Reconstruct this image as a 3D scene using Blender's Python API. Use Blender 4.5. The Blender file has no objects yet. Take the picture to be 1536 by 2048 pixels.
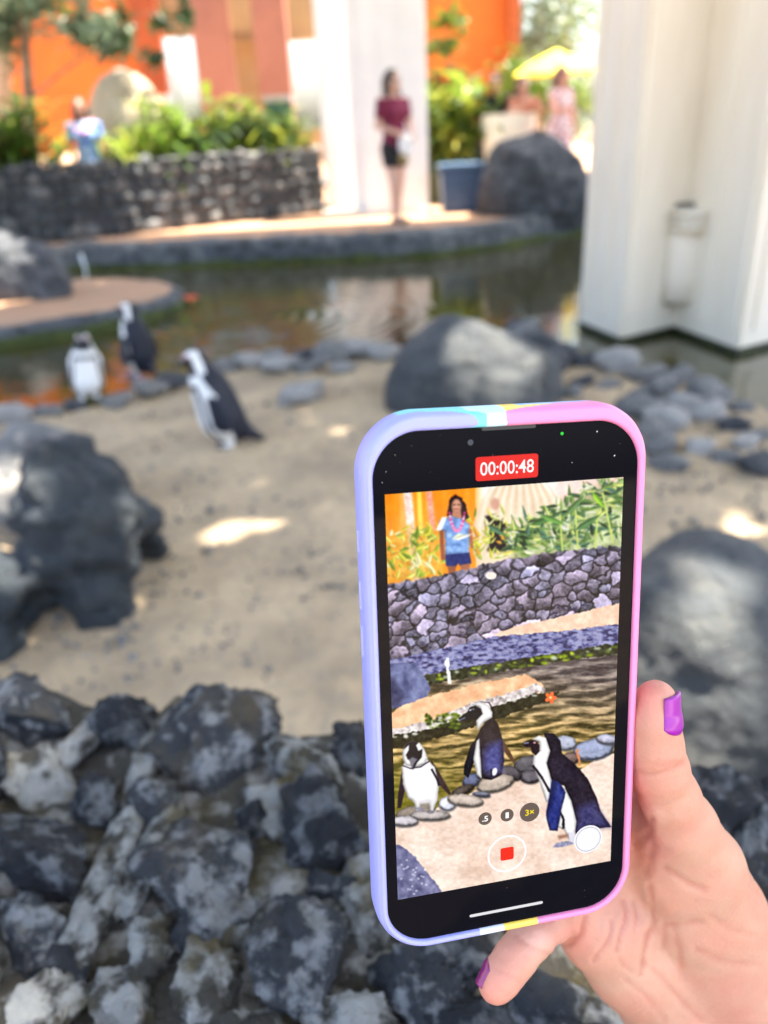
import bpy, bmesh, math, random
import numpy as np
from mathutils import Vector, Matrix, noise as mnoise

rad = math.radians
scene = bpy.context.scene
COL = scene.collection

# ------------------------------------------------------------------ camera
FPX, CX, CY = 1547.0, 768.0, 1024.0           # focal length in pixels of the 1536x2048 photograph
CAM_H, TILT, ROLL = 1.30, 26.2, -3.0
cam_data = bpy.data.cameras.new('camera')
cam = bpy.data.objects.new('camera', cam_data)
COL.objects.link(cam)
CAMROT = Matrix.Rotation(rad(90 - TILT), 3, 'X') @ Matrix.Rotation(rad(ROLL), 3, 'Z')
CAMPOS = Vector((0, 0, CAM_H))
cam.matrix_world = Matrix.Translation(CAMPOS) @ CAMROT.to_4x4()
cam_data.sensor_fit = 'VERTICAL'
cam_data.sensor_height = 36.0
cam_data.lens = FPX / 2048.0 * 36.0
cam_data.clip_start = 0.01
cam_data.clip_end = 2000.0
cam_data.dof.use_dof = True
cam_data.dof.focus_distance = 0.213
cam_data.dof.aperture_fstop = cam_data.lens / 3.0
scene.camera = cam

# ------------------------------------------------------------------ sky, sun, exposure
SUN_AZ = rad(78)                               # clockwise from +Y: high on the right
SUN_EL = rad(73)
SUNDIR = Vector((math.sin(SUN_AZ) * math.cos(SUN_EL), math.cos(SUN_AZ) * math.cos(SUN_EL), math.sin(SUN_EL)))
world = bpy.data.worlds.new('World')
scene.world = world
world.use_nodes = True
wn = world.node_tree.nodes
sky = wn.new('ShaderNodeTexSky')
sky.sky_type = 'NISHITA'
sky.sun_disc = False
sky.sun_elevation = SUN_EL
sky.sun_rotation = SUN_AZ
sky.air_density = 1.0
sky.dust_density = 5.0
sky.ozone_density = 0.6
world.node_tree.links.new(sky.outputs[0], wn['Background'].inputs[0])
wn['Background'].inputs[1].default_value = 0.135
sun_data = bpy.data.lights.new('sun', 'SUN')
sun_data.energy = 4.8
sun_data.angle = rad(0.5)
sun_data.color = (1.0, 0.92, 0.80)
sun = bpy.data.objects.new('sun', sun_data)
COL.objects.link(sun)
sun.rotation_euler = SUNDIR.to_track_quat('Z', 'Y').to_euler()
sun.location = (4, 2, 14)

EXPOSURE = 2.66
scene.view_settings.view_transform = 'Standard'
scene.view_settings.look = 'None'
scene.view_settings.exposure = EXPOSURE
scene.view_settings.gamma = 1.0
scene.view_settings.use_curve_mapping = False
scene.render.engine = 'CYCLES'
scene.cycles.use_denoising = True
scene.cycles.max_bounces = 8
scene.cycles.diffuse_bounces = 4
scene.cycles.transparent_max_bounces = 8
scene.cycles.caustics_reflective = False
scene.cycles.caustics_refractive = False
scene.cycles.sample_clamp_indirect = 6.0

# ------------------------------------------------------------------ helpers: pixels of the photograph to places
def ray(px, py):
    return (CAMROT @ Vector(((px - CX) / FPX, -(py - CY) / FPX, -1.0)))

def U(px, py, z=0.0):
    d = ray(px, py)
    return CAMPOS + d * ((z - CAMPOS.z) / d.z)

def D(px, py, y):
    d = ray(px, py)
    return CAMPOS + d * (y / d.y)

def PX(p):                                      # where a place falls in the photograph
    q = CAMROT.transposed() @ (Vector(p) - CAMPOS)
    return CX + FPX * q.x / -q.z, CY - FPX * q.y / -q.z

def zat(p):                                    # depth along the optical axis
    return -(CAMROT.transposed() @ (Vector(p) - CAMPOS)).z

def mpp(p):                                    # metres per photograph pixel at p
    return zat(p) / FPX

# ------------------------------------------------------------------ helpers: objects
def mesh_obj(name, verts, faces, mat=None, parent=None, smooth=True, local=False):
    me = bpy.data.meshes.new(name)
    me.from_pydata([tuple(v) for v in verts], [], [tuple(f) for f in faces])
    me.update()
    if smooth:
        me.polygons.foreach_set('use_smooth', [True] * len(me.polygons))
    return link(name, me, mat, parent)

def link(name, me, mat=None, parent=None):
    if mat is not None and not me.materials:
        me.materials.append(mat)
    o = bpy.data.objects.new(name, me)
    COL.objects.link(o)
    if parent is not None:
        o.parent = parent
    return o

def tag(o, label=None, cat=None, group=None, kind=None):
    if label: o['label'] = label
    if cat: o['category'] = cat
    if group: o['group'] = group
    if kind: o['kind'] = kind
    return o

def empty(name, loc=(0, 0, 0), rz=0.0):
    o = bpy.data.objects.new(name, None)
    COL.objects.link(o)
    o.empty_display_size = 0.1
    o.location = loc
    o.rotation_euler = (0, 0, rz)
    return o

class MB:
    """collects verts and faces"""
    def __init__(self):
        self.v, self.f = [], []
    def add(self, verts, faces):
        n = len(self.v)
        self.v += [tuple(p) for p in verts]
        self.f += [tuple(i + n for i in q) for q in faces]
    def box(self, c, s, rz=0.0, R=None):
        R = R or Matrix.Rotation(rz, 3, 'Z')
        vs = [Vector(c) + R @ Vector((sx * s[0] / 2, sy * s[1] / 2, sz * s[2] / 2)) for sx in (-1, 1) for sy in (-1, 1) for sz in (-1, 1)]
        self.add(vs, [(0, 1, 3, 2), (4, 6, 7, 5), (0, 4, 5, 1), (2, 3, 7, 6), (0, 2, 6, 4), (1, 5, 7, 3)])
    def prism(self, poly, z0, z1):
        n = len(poly)
        area = sum(poly[i][0] * poly[(i + 1) % n][1] - poly[(i + 1) % n][0] * poly[i][1] for i in range(n))
        if area < 0: poly = poly[::-1]
        vs = [(p[0], p[1], z0) for p in poly] + [(p[0], p[1], z1) for p in poly]
        fs = [tuple(range(n - 1, -1, -1)), tuple(range(n, 2 * n))]
        fs += [(i, (i + 1) % n, n + (i + 1) % n, n + i) for i in range(n)]
        self.add(vs, fs)
    def tube(self, pts, radii, n=8):
        pts = [Vector(p) for p in pts]
        rings = []
        up = Vector((0.3, 0.2, 1)).normalized()
        for i, p in enumerate(pts):
            t = (pts[min(i + 1, len(pts) - 1)] - pts[max(i - 1, 0)]).normalized()
            a = t.cross(up if abs(t.dot(up)) < 0.95 else Vector((1, 0, 0))).normalized()
            b = t.cross(a)
            rings.append([p + (a * math.cos(k / n * 2 * math.pi) + b * math.sin(k / n * 2 * math.pi)) * radii[i] for k in range(n)])
        vs = [q for r in rings for q in r]
        fs = [(i * n + k, i * n + (k + 1) % n, (i + 1) * n + (k + 1) % n, (i + 1) * n + k) for i in range(len(pts) - 1) for k in range(n)]
        fs += [tuple(range(n - 1, -1, -1)), tuple((len(pts) - 1) * n + k for k in range(n))]
        self.add(vs, fs)
    def build(self, name, mat, parent=None, smooth=False):
        return mesh_obj(name, self.v, self.f, mat, parent, smooth)

def bevel(o, w, seg=2):
    bm = bmesh.new(); bm.from_mesh(o.data)
    bmesh.ops.bevel(bm, geom=bm.edges[:], offset=w, segments=seg, affect='EDGES', clamp_overlap=True)
    bm.to_mesh(o.data); bm.free()
    return o

# ------------------------------------------------------------------ helpers: materials
def srgb(r, g, b):
    def f(c):
        c /= 255.0
        return c / 12.92 if c <= 0.04045 else ((c + 0.055) / 1.055) ** 2.4
    return (f(r), f(g), f(b), 1.0)

def rgba(c):
    return tuple(c) if len(c) == 4 else tuple(c) + (1.0,)

def mat(name, base, rough=0.8, var=None, scale=4.0, detail=6.0, lo=0.4, hi=0.6, bump=0.0, bscale=30.0, bdist=0.01,
        var2=None, scale2=20.0, lo2=0.5, hi2=0.62, spec=0.5, vcol=None, sss=0.0, sss_r=(0.01, 0.004, 0.002), emit=None, estr=0.0, coat=0.0, stretch=None):
    m = bpy.data.materials.new(name)
    m.use_nodes = True
    nt = m.node_tree; N = nt.nodes; L = nt.links
    p = N['Principled BSDF']
    p.inputs['Base Color'].default_value = rgba(base)
    p.inputs['Roughness'].default_value = rough
    p.inputs['Specular IOR Level'].default_value = spec
    if coat:
        p.inputs['Coat Weight'].default_value = coat
    tc = N.new('ShaderNodeTexCoord')
    src = tc.outputs['Object']
    if stretch:
        mp = N.new('ShaderNodeMapping'); mp.inputs['Scale'].default_value = stretch
        L.new(src, mp.inputs['Vector']); src = mp.outputs['Vector']
    col = None
    if vcol:
        a = N.new('ShaderNodeAttribute'); a.attribute_name = vcol
        col = a.outputs['Color']
    def layer(col, c2, sc, l, h):
        n = N.new('ShaderNodeTexNoise'); n.inputs['Scale'].default_value = sc; n.inputs['Detail'].default_value = detail
        n.inputs['Roughness'].default_value = 0.6
        L.new(src, n.inputs['Vector'])
        r = N.new('ShaderNodeMapRange'); r.inputs['From Min'].default_value = l; r.inputs['From Max'].default_value = h
        L.new(n.outputs['Fac'], r.inputs['Value'])
        mx = N.new('ShaderNodeMix'); mx.data_type = 'RGBA'
        L.new(r.outputs['Result'], mx.inputs['Factor'])
        if col is None: mx.inputs['A'].default_value = rgba(base)
        else: L.new(col, mx.inputs['A'])
        mx.inputs['B'].default_value = rgba(c2)
        return mx.outputs['Result']
    if var is not None: col = layer(col, var, scale, lo, hi)
    if var2 is not None: col = layer(col, var2, scale2, lo2, hi2)
    if col is not None: L.new(col, p.inputs['Base Color'])
    if bump:
        n = N.new('ShaderNodeTexNoise'); n.inputs['Scale'].default_value = bscale; n.inputs['Detail'].default_value = 8.0
        n.inputs['Roughness'].default_value = 0.65
        L.new(src, n.inputs['Vector'])
        b = N.new('ShaderNodeBump'); b.inputs['Strength'].default_value = bump; b.inputs['Distance'].default_value = bdist
        L.new(n.outputs['Fac'], b.inputs['Height']); L.new(b.outputs['Normal'], p.inputs['Normal'])
    if sss:
        p.inputs['Subsurface Weight'].default_value = sss
        p.inputs['Subsurface Radius'].default_value = sss_r
        p.inputs['Subsurface Scale'].default_value = 1.0
    if emit is not None:
        p.inputs['Emission Color'].default_value = rgba(emit); p.inputs['Emission Strength'].default_value = estr
    return m

def leaf_mat(name, c1, c2, trans=0.35):
    m = bpy.data.materials.new(name); m.use_nodes = True
    nt = m.node_tree; N = nt.nodes; L = nt.links
    p = N['Principled BSDF']; p.inputs['Roughness'].default_value = 0.45
    out = N['Material Output']
    tc = N.new('ShaderNodeTexCoord')
    n = N.new('ShaderNodeTexNoise'); n.inputs['Scale'].default_value = 3.0; n.inputs['Detail'].default_value = 4
    L.new(tc.outputs['Object'], n.inputs['Vector'])
    r = N.new('ShaderNodeMapRange'); r.inputs['From Min'].default_value = 0.38; r.inputs['From Max'].default_value = 0.62
    L.new(n.outputs['Fac'], r.inputs['Value'])
    mx = N.new('ShaderNodeMix'); mx.data_type = 'RGBA'
    L.new(r.outputs['Result'], mx.inputs['Factor'])
    mx.inputs['A'].default_value = rgba(c1); mx.inputs['B'].default_value = rgba(c2)
    L.new(mx.outputs['Result'], p.inputs['Base Color'])
    t = N.new('ShaderNodeBsdfTranslucent'); L.new(mx.outputs['Result'], t.inputs['Color'])
    ms = N.new('ShaderNodeMixShader'); ms.inputs[0].default_value = trans
    L.new(p.outputs[0], ms.inputs[1]); L.new(t.outputs[0], ms.inputs[2]); L.new(ms.outputs[0], out.inputs['Surface'])
    return m

# ------------------------------------------------------------------ helpers: one continuous surface from blended shapes
class SDF:
    def __init__(self, lo, hi, h):
        self.h = h
        self.lo = np.array(lo, np.float32)
        self.n = np.ceil((np.array(hi) - np.array(lo)) / h).astype(int) + 1
        self.d = np.full(self.n, 10.0, np.float32)
    def _win(self, blo, bhi):
        a = np.maximum(np.floor((np.array(blo) - self.lo) / self.h).astype(int), 0)
        b = np.minimum(np.ceil((np.array(bhi) - self.lo) / self.h).astype(int) + 1, self.n)
        if (b <= a).any(): return None
        sl = tuple(slice(int(x), int(y)) for x, y in zip(a, b))
        g = np.meshgrid(*[(np.arange(int(x), int(y)) * self.h + l).astype(np.float32) for x, y, l in zip(a, b, self.lo)], indexing='ij')
        return sl, g
    def _mix(self, sl, d, k, op):
        o = self.d[sl]
        if op == 'sub':
            a, b = -o, d
        else:
            a, b = o, d
        if k > 0:
            hh = np.maximum(k - np.abs(a - b), 0) / k
            r = np.minimum(a, b) - hh * hh * k * 0.25
        else:
            r = np.minimum(a, b)
        self.d[sl] = -r if op == 'sub' else r
    def cap(self, a, b, ra, rb=None, k=0.01, op='add', flat=None):
        rb = ra if rb is None else rb
        a = np.array(a, np.float32); b = np.array(b, np.float32)
        m = max(ra, rb) + k + 2 * self.h
        w = self._win(np.minimum(a, b) - m, np.maximum(a, b) + m)
        if w is None: return self
        sl, (X, Y, Z) = w
        ba = b - a; L2 = max(float(ba @ ba), 1e-12)
        t = np.clip(((X - a[0]) * ba[0] + (Y - a[1]) * ba[1] + (Z - a[2]) * ba[2]) / L2, 0, 1)
        d = np.sqrt((X - a[0] - t * ba[0]) ** 2 + (Y - a[1] - t * ba[1]) ** 2 + (Z - a[2] - t * ba[2]) ** 2) - (ra + (rb - ra) * t)
        self._mix(sl, d, k, op); return self
    def chain(self, pts, k=0.01):
        for (p, r), (q, s) in zip(pts[:-1], pts[1:]): self.cap(p, q, r, s, k)
        return self
    def ell(self, c, r, R=None, k=0.01, op='add'):
        m = max(r) + k + 2 * self.h
        w = self._win(np.array(c) - m, np.array(c) + m)
        if w is None: return self
        sl, (X, Y, Z) = w
        X = X - c[0]; Y = Y - c[1]; Z = Z - c[2]
        if R is not None:
            M = np.array(R.transposed(), np.float32)
            X, Y, Z = (M[0, 0] * X + M[0, 1] * Y + M[0, 2] * Z, M[1, 0] * X + M[1, 1] * Y + M[1, 2] * Z, M[2, 0] * X + M[2, 1] * Y + M[2, 2] * Z)
        k0 = np.sqrt((X / r[0]) ** 2 + (Y / r[1]) ** 2 + (Z / r[2]) ** 2)
        k1 = np.sqrt((X / r[0] ** 2) ** 2 + (Y / r[1] ** 2) ** 2 + (Z / r[2] ** 2) ** 2)
        self._mix(sl, k0 * (k0 - 1) / np.maximum(k1, 1e-6), k, op); return self
    def clip(self, axis, lo=None, hi=None):
        c = np.arange(self.n[axis]) * self.h + self.lo[axis]
        sh = [1, 1, 1]; sh[axis] = -1
        c = c.reshape(sh).astype(np.float32)
        if lo is not None: self.d = np.maximum(self.d, lo - c)
        if hi is not None: self.d = np.maximum(self.d, c - hi)
        return self
    def mesh(self, relax=1):
        d = self.d.copy()
        d[0] = d[-1] = 1; d[:, 0] = d[:, -1] = 1; d[:, :, 0] = d[:, :, -1] = 1
        s = d < 0
        n = np.array(d.shape)
        cs = [s[i:n[0] - 1 + i, j:n[1] - 1 + j, k:n[2] - 1 + k] for i in (0, 1) for j in (0, 1) for k in (0, 1)]
        cnt = sum(c.astype(np.int8) for c in cs)
        act = (cnt > 0) & (cnt < 8)
        idx = np.argwhere(act)
        ids = np.full(act.shape, -1, np.int64); ids[act] = np.arange(len(idx))
        acc = np.zeros((len(idx), 3)); num = np.zeros(len(idx))
        off = [(i, j, k) for i in (0, 1) for j in (0, 1) for k in (0, 1)]
        val = [d[idx[:, 0] + o[0], idx[:, 1] + o[1], idx[:, 2] + o[2]] for o in off]
        for a in range(8):
            for b in range(a + 1, 8):
                df = [off[b][i] - off[a][i] for i in range(3)]
                if sum(map(abs, df)) != 1: continue
                va, vb = val[a], val[b]
                x = (va < 0) != (vb < 0)
                t = np.where(x, va / np.where(va == vb, 1, va - vb), 0)
                for i in range(3): acc[:, i] += np.where(x, off[a][i] + t * df[i], 0)
                num += x
        V = (idx + acc / num[:, None]) * self.h + self.lo
        F = []
        for ax in range(3):
            s0 = [slice(1, -1)] * 3; s0[ax] = slice(0, -1)
            s1 = [slice(1, -1)] * 3; s1[ax] = slice(1, None)
            a, b = s[tuple(s0)], s[tuple(s1)]
            e = np.argwhere(a != b)
            flip = a[tuple(e.T)]
            e = e + 1; e[:, ax] -= 1
            u, v = (ax + 1) % 3, (ax + 2) % 3
            def cid(du, dv):
                q = e.copy(); q[:, u] -= du; q[:, v] -= dv
                return ids[tuple(q.T)]
            q = np.stack([cid(1, 1), cid(0, 1), cid(0, 0), cid(1, 0)], 1)
            q[~flip] = q[~flip][:, ::-1]
            F.append(q)
        F = np.concatenate(F)
        F = F[(F >= 0).all(1)]
        for _ in range(relax):
            V = smooth_v(V, F, 0.5)
        return V, F

def smooth_v(V, F, w):
    acc = np.zeros_like(V); cnt = np.zeros(len(V))
    for i in range(4):
        a, b = F[:, i], F[:, (i + 1) % 4]
        for k in range(3):
            acc[:, k] += np.bincount(a, V[b, k], len(V)) + np.bincount(b, V[a, k], len(V))
        cnt += np.bincount(a, minlength=len(V)) + np.bincount(b, minlength=len(V))
    return V * (1 - w) + w * acc / np.maximum(cnt, 1)[:, None]

def normals(V, F):
    n = np.cross(V[F[:, 2]] - V[F[:, 0]], V[F[:, 3]] - V[F[:, 1]])
    o = np.zeros_like(V)
    for i in range(4):
        for k in range(3): o[:, k] += np.bincount(F[:, i], n[:, k], len(V))
    return o / np.maximum(np.linalg.norm(o, axis=1), 1e-12)[:, None]

def np_mesh(name, V, F, m=None, parent=None, col=None):
    me = bpy.data.meshes.new(name)
    V = np.asarray(V, np.float32); F = np.asarray(F, np.int32)
    me.vertices.add(len(V)); me.vertices.foreach_set('co', V.ravel())
    me.loops.add(F.size); me.loops.foreach_set('vertex_index', F.ravel())
    me.polygons.add(len(F)); me.polygons.foreach_set('loop_start', np.arange(len(F), dtype=np.int32) * F.shape[1])
    me.polygons.foreach_set('use_smooth', np.ones(len(F), bool))
    me.update(calc_edges=True); me.validate()
    if col is not None:
        a = me.color_attributes.new('Col', 'FLOAT_COLOR', 'POINT')
        c = np.ones((len(V), 4), np.float32); c[:, :3] = col
        a.data.foreach_set('color', c.ravel())
    return link(name, me, m, parent)

def fbm(P, scale, octs=4, seed=0.0, gain=0.5):
    out = np.empty(len(P))
    for i, p in enumerate(P):
        v = Vector((p[0] * scale + seed, p[1] * scale - seed * 0.7, p[2] * scale + seed * 1.3))
        s, a = 0.0, 1.0
        for _ in range(octs):
            s += a * mnoise.noise(v); v = v * 2.03; a *= gain
        out[i] = s
    return out

_ico = {}
def ico(sub):
    if sub not in _ico:
        bm = bmesh.new(); bmesh.ops.create_icosphere(bm, subdivisions=sub, radius=1.0)
        _ico[sub] = (np.array([v.co[:] for v in bm.verts]), np.array([[v.index for v in f.verts] for f in bm.faces]))
        bm.free()
    return _ico[sub]

def rock_arrays(seed, sub=3, planes=9, rough=0.10, fine=0.03, soft=0.75):
    """a broken stone: a ball cut by random planes, then roughened"""
    rng = np.random.RandomState(seed)
    V, F = ico(sub); V = V.copy()
    for _ in range(planes):
        n = rng.normal(size=3); n /= np.linalg.norm(n)
        c = rng.uniform(0.5, 0.85)
        d = V @ n - c
        V = V - np.outer(np.maximum(d, 0) * soft, n)
    r = 1 + rough * fbm(V, 1.7, 3, seed * 3.1) + fine * fbm(V, 7.0, 3, seed * 1.7)
    return V * r[:, None], F

# ================================================================== materials
M = {}
M['sand'] = mat('sand', (0.54, 0.41, 0.26), 0.95, (0.36, 0.275, 0.18), 2.2, 8, 0.40, 0.62, bump=0.8, bscale=45, bdist=0.014, var2=(0.33, 0.27, 0.20), scale2=28, lo2=0.5, hi2=0.7, spec=0.2)
M['path'] = mat('red_dirt', (0.42, 0.25, 0.15), 0.9, (0.36, 0.23, 0.15), 1.5, bump=0.3, bscale=25, spec=0.2)
M['plaza'] = mat('plaza', (0.40, 0.32, 0.24), 0.9, (0.3, 0.25, 0.2), 0.5, spec=0.2)
M['soil'] = mat('soil', (0.10, 0.08, 0.045), 0.95, (0.07, 0.08, 0.03), 3.0, bump=0.5, bscale=20)
M['kerb'] = mat('kerb_rock', (0.075, 0.083, 0.092), 0.85, (0.16, 0.165, 0.165), 5.0, lo=0.48, hi=0.66, bump=0.8, bscale=14, bdist=0.04, var2=(0.03, 0.033, 0.036), scale2=9)
M['moss'] = mat('moss', (0.035, 0.05, 0.012), 0.9, (0.08, 0.10, 0.02), 9.0, bump=0.9, bscale=40, bdist=0.02)
M['lava'] = mat('lava_rock', (0.052, 0.057, 0.065), 0.85, (0.12, 0.125, 0.135), 5.0, lo=0.45, hi=0.65, bump=0.8, bscale=24, bdist=0.02, var2=(0.035, 0.037, 0.04), scale2=12)
M['lava2'] = mat('lava_rock_pale', (0.15, 0.155, 0.16), 0.85, (0.36, 0.35, 0.33), 6.0, lo=0.45, hi=0.65, bump=0.8, bscale=24, bdist=0.02, var2=(0.07, 0.07, 0.07), scale2=14)
M['boulder'] = mat('boulder', (0.022, 0.030, 0.038), 0.5, (0.036, 0.045, 0.053), 3.5, lo=0.42, hi=0.66, bump=1.0, bscale=14, bdist=0.045, var2=(0.055, 0.06, 0.06), scale2=9, lo2=0.5, hi2=0.7, spec=0.4)
M['boulder_lightened'] = mat('boulder_lightened', (0.034, 0.040, 0.045), 0.55, (0.06, 0.067, 0.07), 3.5, lo=0.42, hi=0.66, bump=1.0, bscale=14, bdist=0.045, var2=(0.10, 0.10, 0.09), scale2=9, lo2=.52, hi2=.7)  # boulder colour raised all over so its sun patches come out brighter
M['stone'] = mat('pond_stone', (0.17, 0.165, 0.155), 0.8, (0.10, 0.10, 0.10), 5.0, bump=0.5, bscale=25, var2=(0.30, 0.27, 0.23), scale2=8, lo2=0.54)
M['stone2'] = mat('pond_stone_pale', (0.34, 0.32, 0.29), 0.8, (0.22, 0.215, 0.21), 5.0, bump=0.5, bscale=25)
M['white'] = mat('white_paint', (0.86, 0.86, 0.85), 0.5, (0.80, 0.80, 0.79), 1.2, bump=0.05, bscale=40)
M['cream'] = mat('cream_paint', (0.82, 0.75, 0.62), 0.6, (0.79, 0.71, 0.57), 3.0, bump=0.06, bscale=40, var2=(0.74, 0.66, 0.52), scale2=5.0, lo2=.56, hi2=.85, stretch=(2.5, 2.5, .5))
M['algae'] = mat('algae', (0.012, 0.018, 0.008), 0.7, (0.03, 0.04, 0.012), 14.0)
M['orange'] = mat('orange_wall', (0.66, 0.155, 0.012), 0.7, (0.56, 0.12, 0.01), 0.8)
M['orange_dark'] = mat('rust_panel', (0.40, 0.085, 0.015), 0.7, (0.30, 0.06, 0.012), 1.0)
M['terracotta'] = mat('terracotta_column', (0.34, 0.14, 0.095), 0.75, (0.28, 0.115, 0.08), 1.0)
M['beam'] = mat('beige_beam', (0.42, 0.30, 0.16), 0.7, (0.35, 0.25, 0.13), 1.2)
M['wicker'] = mat('wicker', (0.50, 0.43, 0.31), 0.8, (0.40, 0.33, 0.22), 8.0)
M['bin_blue'] = mat('blue_plastic', (0.035, 0.08, 0.17), 0.5, (0.03, 0.07, 0.15), 3.0)
M['bin_teal'] = mat('teal_plastic', (0.01, 0.09, 0.085), 0.5)
M['yellow'] = mat('yellow_canvas', (0.80, 0.66, 0.05), 0.8, (0.72, 0.6, 0.05), 2.0)
M['lamp'] = mat('lamp_shade', (0.76, 0.68, 0.55), 0.7)
M['metal'] = mat('grey_metal', (0.35, 0.35, 0.34), 0.4)
M['taupe'] = mat('taupe_plate', (0.13, 0.11, 0.085), 0.6)
M['bark'] = mat('bark', (0.16, 0.115, 0.075), 0.9, (0.28, 0.21, 0.15), 6.0, bump=0.6, bscale=25)
M['palmbark'] = mat('palm_bark', (0.42, 0.27, 0.16), 0.9, (0.55, 0.42, 0.3), 7.0, bump=0.4, bscale=20, stretch=(1, 1, 4))
M['leaf'] = leaf_mat('leaf', (0.075, 0.15, 0.018), (0.17, 0.24, 0.025), 0.4)
M['leaf_yel'] = leaf_mat('leaf_yellow', (0.20, 0.26, 0.03), (0.34, 0.33, 0.05), 0.4)
M['leaf_dark'] = leaf_mat('leaf_dark', (0.035, 0.075, 0.025), (0.07, 0.12, 0.04), 0.3)
M['leaf_grey'] = leaf_mat('leaf_grey', (0.10, 0.16, 0.10), (0.17, 0.22, 0.13), 0.3)

def water_mat():
    m = bpy.data.materials.new('pond_water'); m.use_nodes = True
    nt = m.node_tree; N = nt.nodes; L = nt.links
    p = N['Principled BSDF']
    p.inputs['Base Color'].default_value = (0.040, 0.037, 0.010, 1)
    p.inputs['Roughness'].default_value = 0.02
    p.inputs['IOR'].default_value = 1.56
    p.inputs['Specular IOR Level'].default_value = 0.7
    tc = N.new('ShaderNodeTexCoord')
    mp = N.new('ShaderNodeMapping'); mp.inputs['Scale'].default_value = (0.8, 2.6, 1.0)
    L.new(tc.outputs['Object'], mp.inputs['Vector'])
    n = N.new('ShaderNodeTexNoise'); n.inputs['Scale'].default_value = 3.0; n.inputs['Detail'].default_value = 3.0; n.inputs['Distortion'].default_value = 0.6
    L.new(mp.outputs['Vector'], n.inputs['Vector'])
    c = U(470, 640, -0.05)                      # ripples spreading from where a penguin just left
    mp2 = N.new('ShaderNodeMapping'); mp2.inputs['Location'].default_value = (-c.x, -c.y, 0)
    L.new(tc.outputs['Object'], mp2.inputs['Vector'])
    w = N.new('ShaderNodeTexWave'); w.wave_type = 'RINGS'; w.rings_direction = 'SPHERICAL'
    w.inputs['Scale'].default_value = 2.3; w.inputs['Distortion'].default_value = 3.0; w.inputs['Detail'].default_value = 2.0; w.inputs['Detail Scale'].default_value = 1.2
    L.new(mp2.outputs['Vector'], w.inputs['Vector'])
    ln = N.new('ShaderNodeVectorMath'); ln.operation = 'LENGTH'; L.new(mp2.outputs['Vector'], ln.inputs[0])
    fr = N.new('ShaderNodeMapRange'); fr.inputs['From Min'].default_value = 0.5; fr.inputs['From Max'].default_value = 1.9
    fr.inputs['To Min'].default_value = 0.5; fr.inputs['To Max'].default_value = 0.0
    L.new(ln.outputs['Value'], fr.inputs['Value'])
    mu = N.new('ShaderNodeMath'); mu.operation = 'MULTIPLY'
    L.new(w.outputs['Fac'], mu.inputs[0]); L.new(fr.outputs['Result'], mu.inputs[1])
    ad = N.new('ShaderNodeMath'); ad.operation = 'MULTIPLY_ADD'; ad.inputs[1].default_value = 0.28
    L.new(n.outputs['Fac'], ad.inputs[0]); L.new(mu.outputs[0], ad.inputs[2])
    b = N.new('ShaderNodeBump'); b.inputs['Strength'].default_value = 0.28; b.inputs['Distance'].default_value = 0.05
    L.new(ad.outputs[0], b.inputs['Height']); L.new(b.outputs['Normal'], p.inputs['Normal'])
    return m
M['water'] = water_mat()

# ================================================================== the setting
WZ, PZ = -0.05, 0.22                            # water level, level of the far path
shore_px = [(-500, 930), (-200, 870), (0, 835), (110, 812), (215, 800), (300, 765), (390, 745), (480, 718), (560, 722), (660, 705), (800, 700),
            (950, 690), (1080, 690), (1180, 705), (1280, 735), (1380, 765), (1480, 800), (1536, 830), (1800, 930)]
shore = sorted([U(x, y, -0.03) for x, y in shore_px], key=lambda p: p.x)
sx = np.array([p.x for p in shore]); sy = np.array([p.y for p in shore])

def terrain():
    xs = np.concatenate([np.arange(-9, -3, 0.3), np.arange(-3, 3.2, 0.035), np.arange(3.2, 9.1, 0.3)])
    ys = np.concatenate([np.arange(-9, 0.4, 0.4), np.arange(0.4, 7.0, 0.035), np.arange(7.0, 8.6, 0.2)])
    X, Y = np.meshgrid(xs, ys)
    t = np.clip((Y - (np.interp(X, sx, sy) - 0.18)) / 0.55, 0, 1)
    Z = -0.42 * t * t * (3 - 2 * t)
    P = np.stack([X.ravel(), Y.ravel(), 0 * X.ravel()], 1)
    Z = Z.ravel() + 0.022 * fbm(P, 1.1, 3, 2.0) + 0.018 * fbm(P, 5.0, 4, 9.0) + 0.010 * fbm(P, 13.0, 2, 4.0)
    P[:, 2] = Z
    n, m = X.shape
    i = np.arange(n * m).reshape(n, m)
    F = np.stack([i[:-1, :-1].ravel(), i[:-1, 1:].ravel(), i[1:, 1:].ravel(), i[1:, :-1].ravel()], 1)
    return tag(np_mesh('sand_ground', P, F, M['sand']), kind='structure')
terrain()

# ground out to the horizon, below everything
g = MB(); R0 = 900
g.add([(-R0, -R0, -0.5), (R0, -R0, -0.5), (R0, R0, -0.5), (-R0, R0, -0.5)], [(0, 1, 2, 3)])
tag(g.build('ground', M['plaza']), kind='structure')

# pond water: from under the near shore to under the far ledge
w = MB(); w.add([(-9, 2.2, WZ), (9, 2.2, WZ), (9, 10.5, WZ), (-9, 10.5, WZ)], [(0, 1, 2, 3)])
tag(w.build('water', M['water']), kind='structure')

# far path: its edge towards the pond follows the photograph
edge_px = [(-500, 585), (-200, 535), (0, 506), (150, 492), (300, 488), (420, 483), (550, 478), (700, 471), (860, 464), (1000, 448), (1090, 432), (1160, 424), (1400, 420), (1800, 400)]
edge = [U(x, y, PZ) for x, y in edge_px]
E0 = [(p.x, p.y) for p in edge]
pl = MB()
poly = E0 + [(60, 14), (60, 200), (-60, 200), (-60, edge[0].y)]
# path surface set back from the stone kerb
poly_in = [(x, y + 0.28) for x, y in E0] + poly[len(E0):]
pl.prism(poly_in, -0.45, PZ)
tag(pl.build('path', M['path']), kind='structure')

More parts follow.
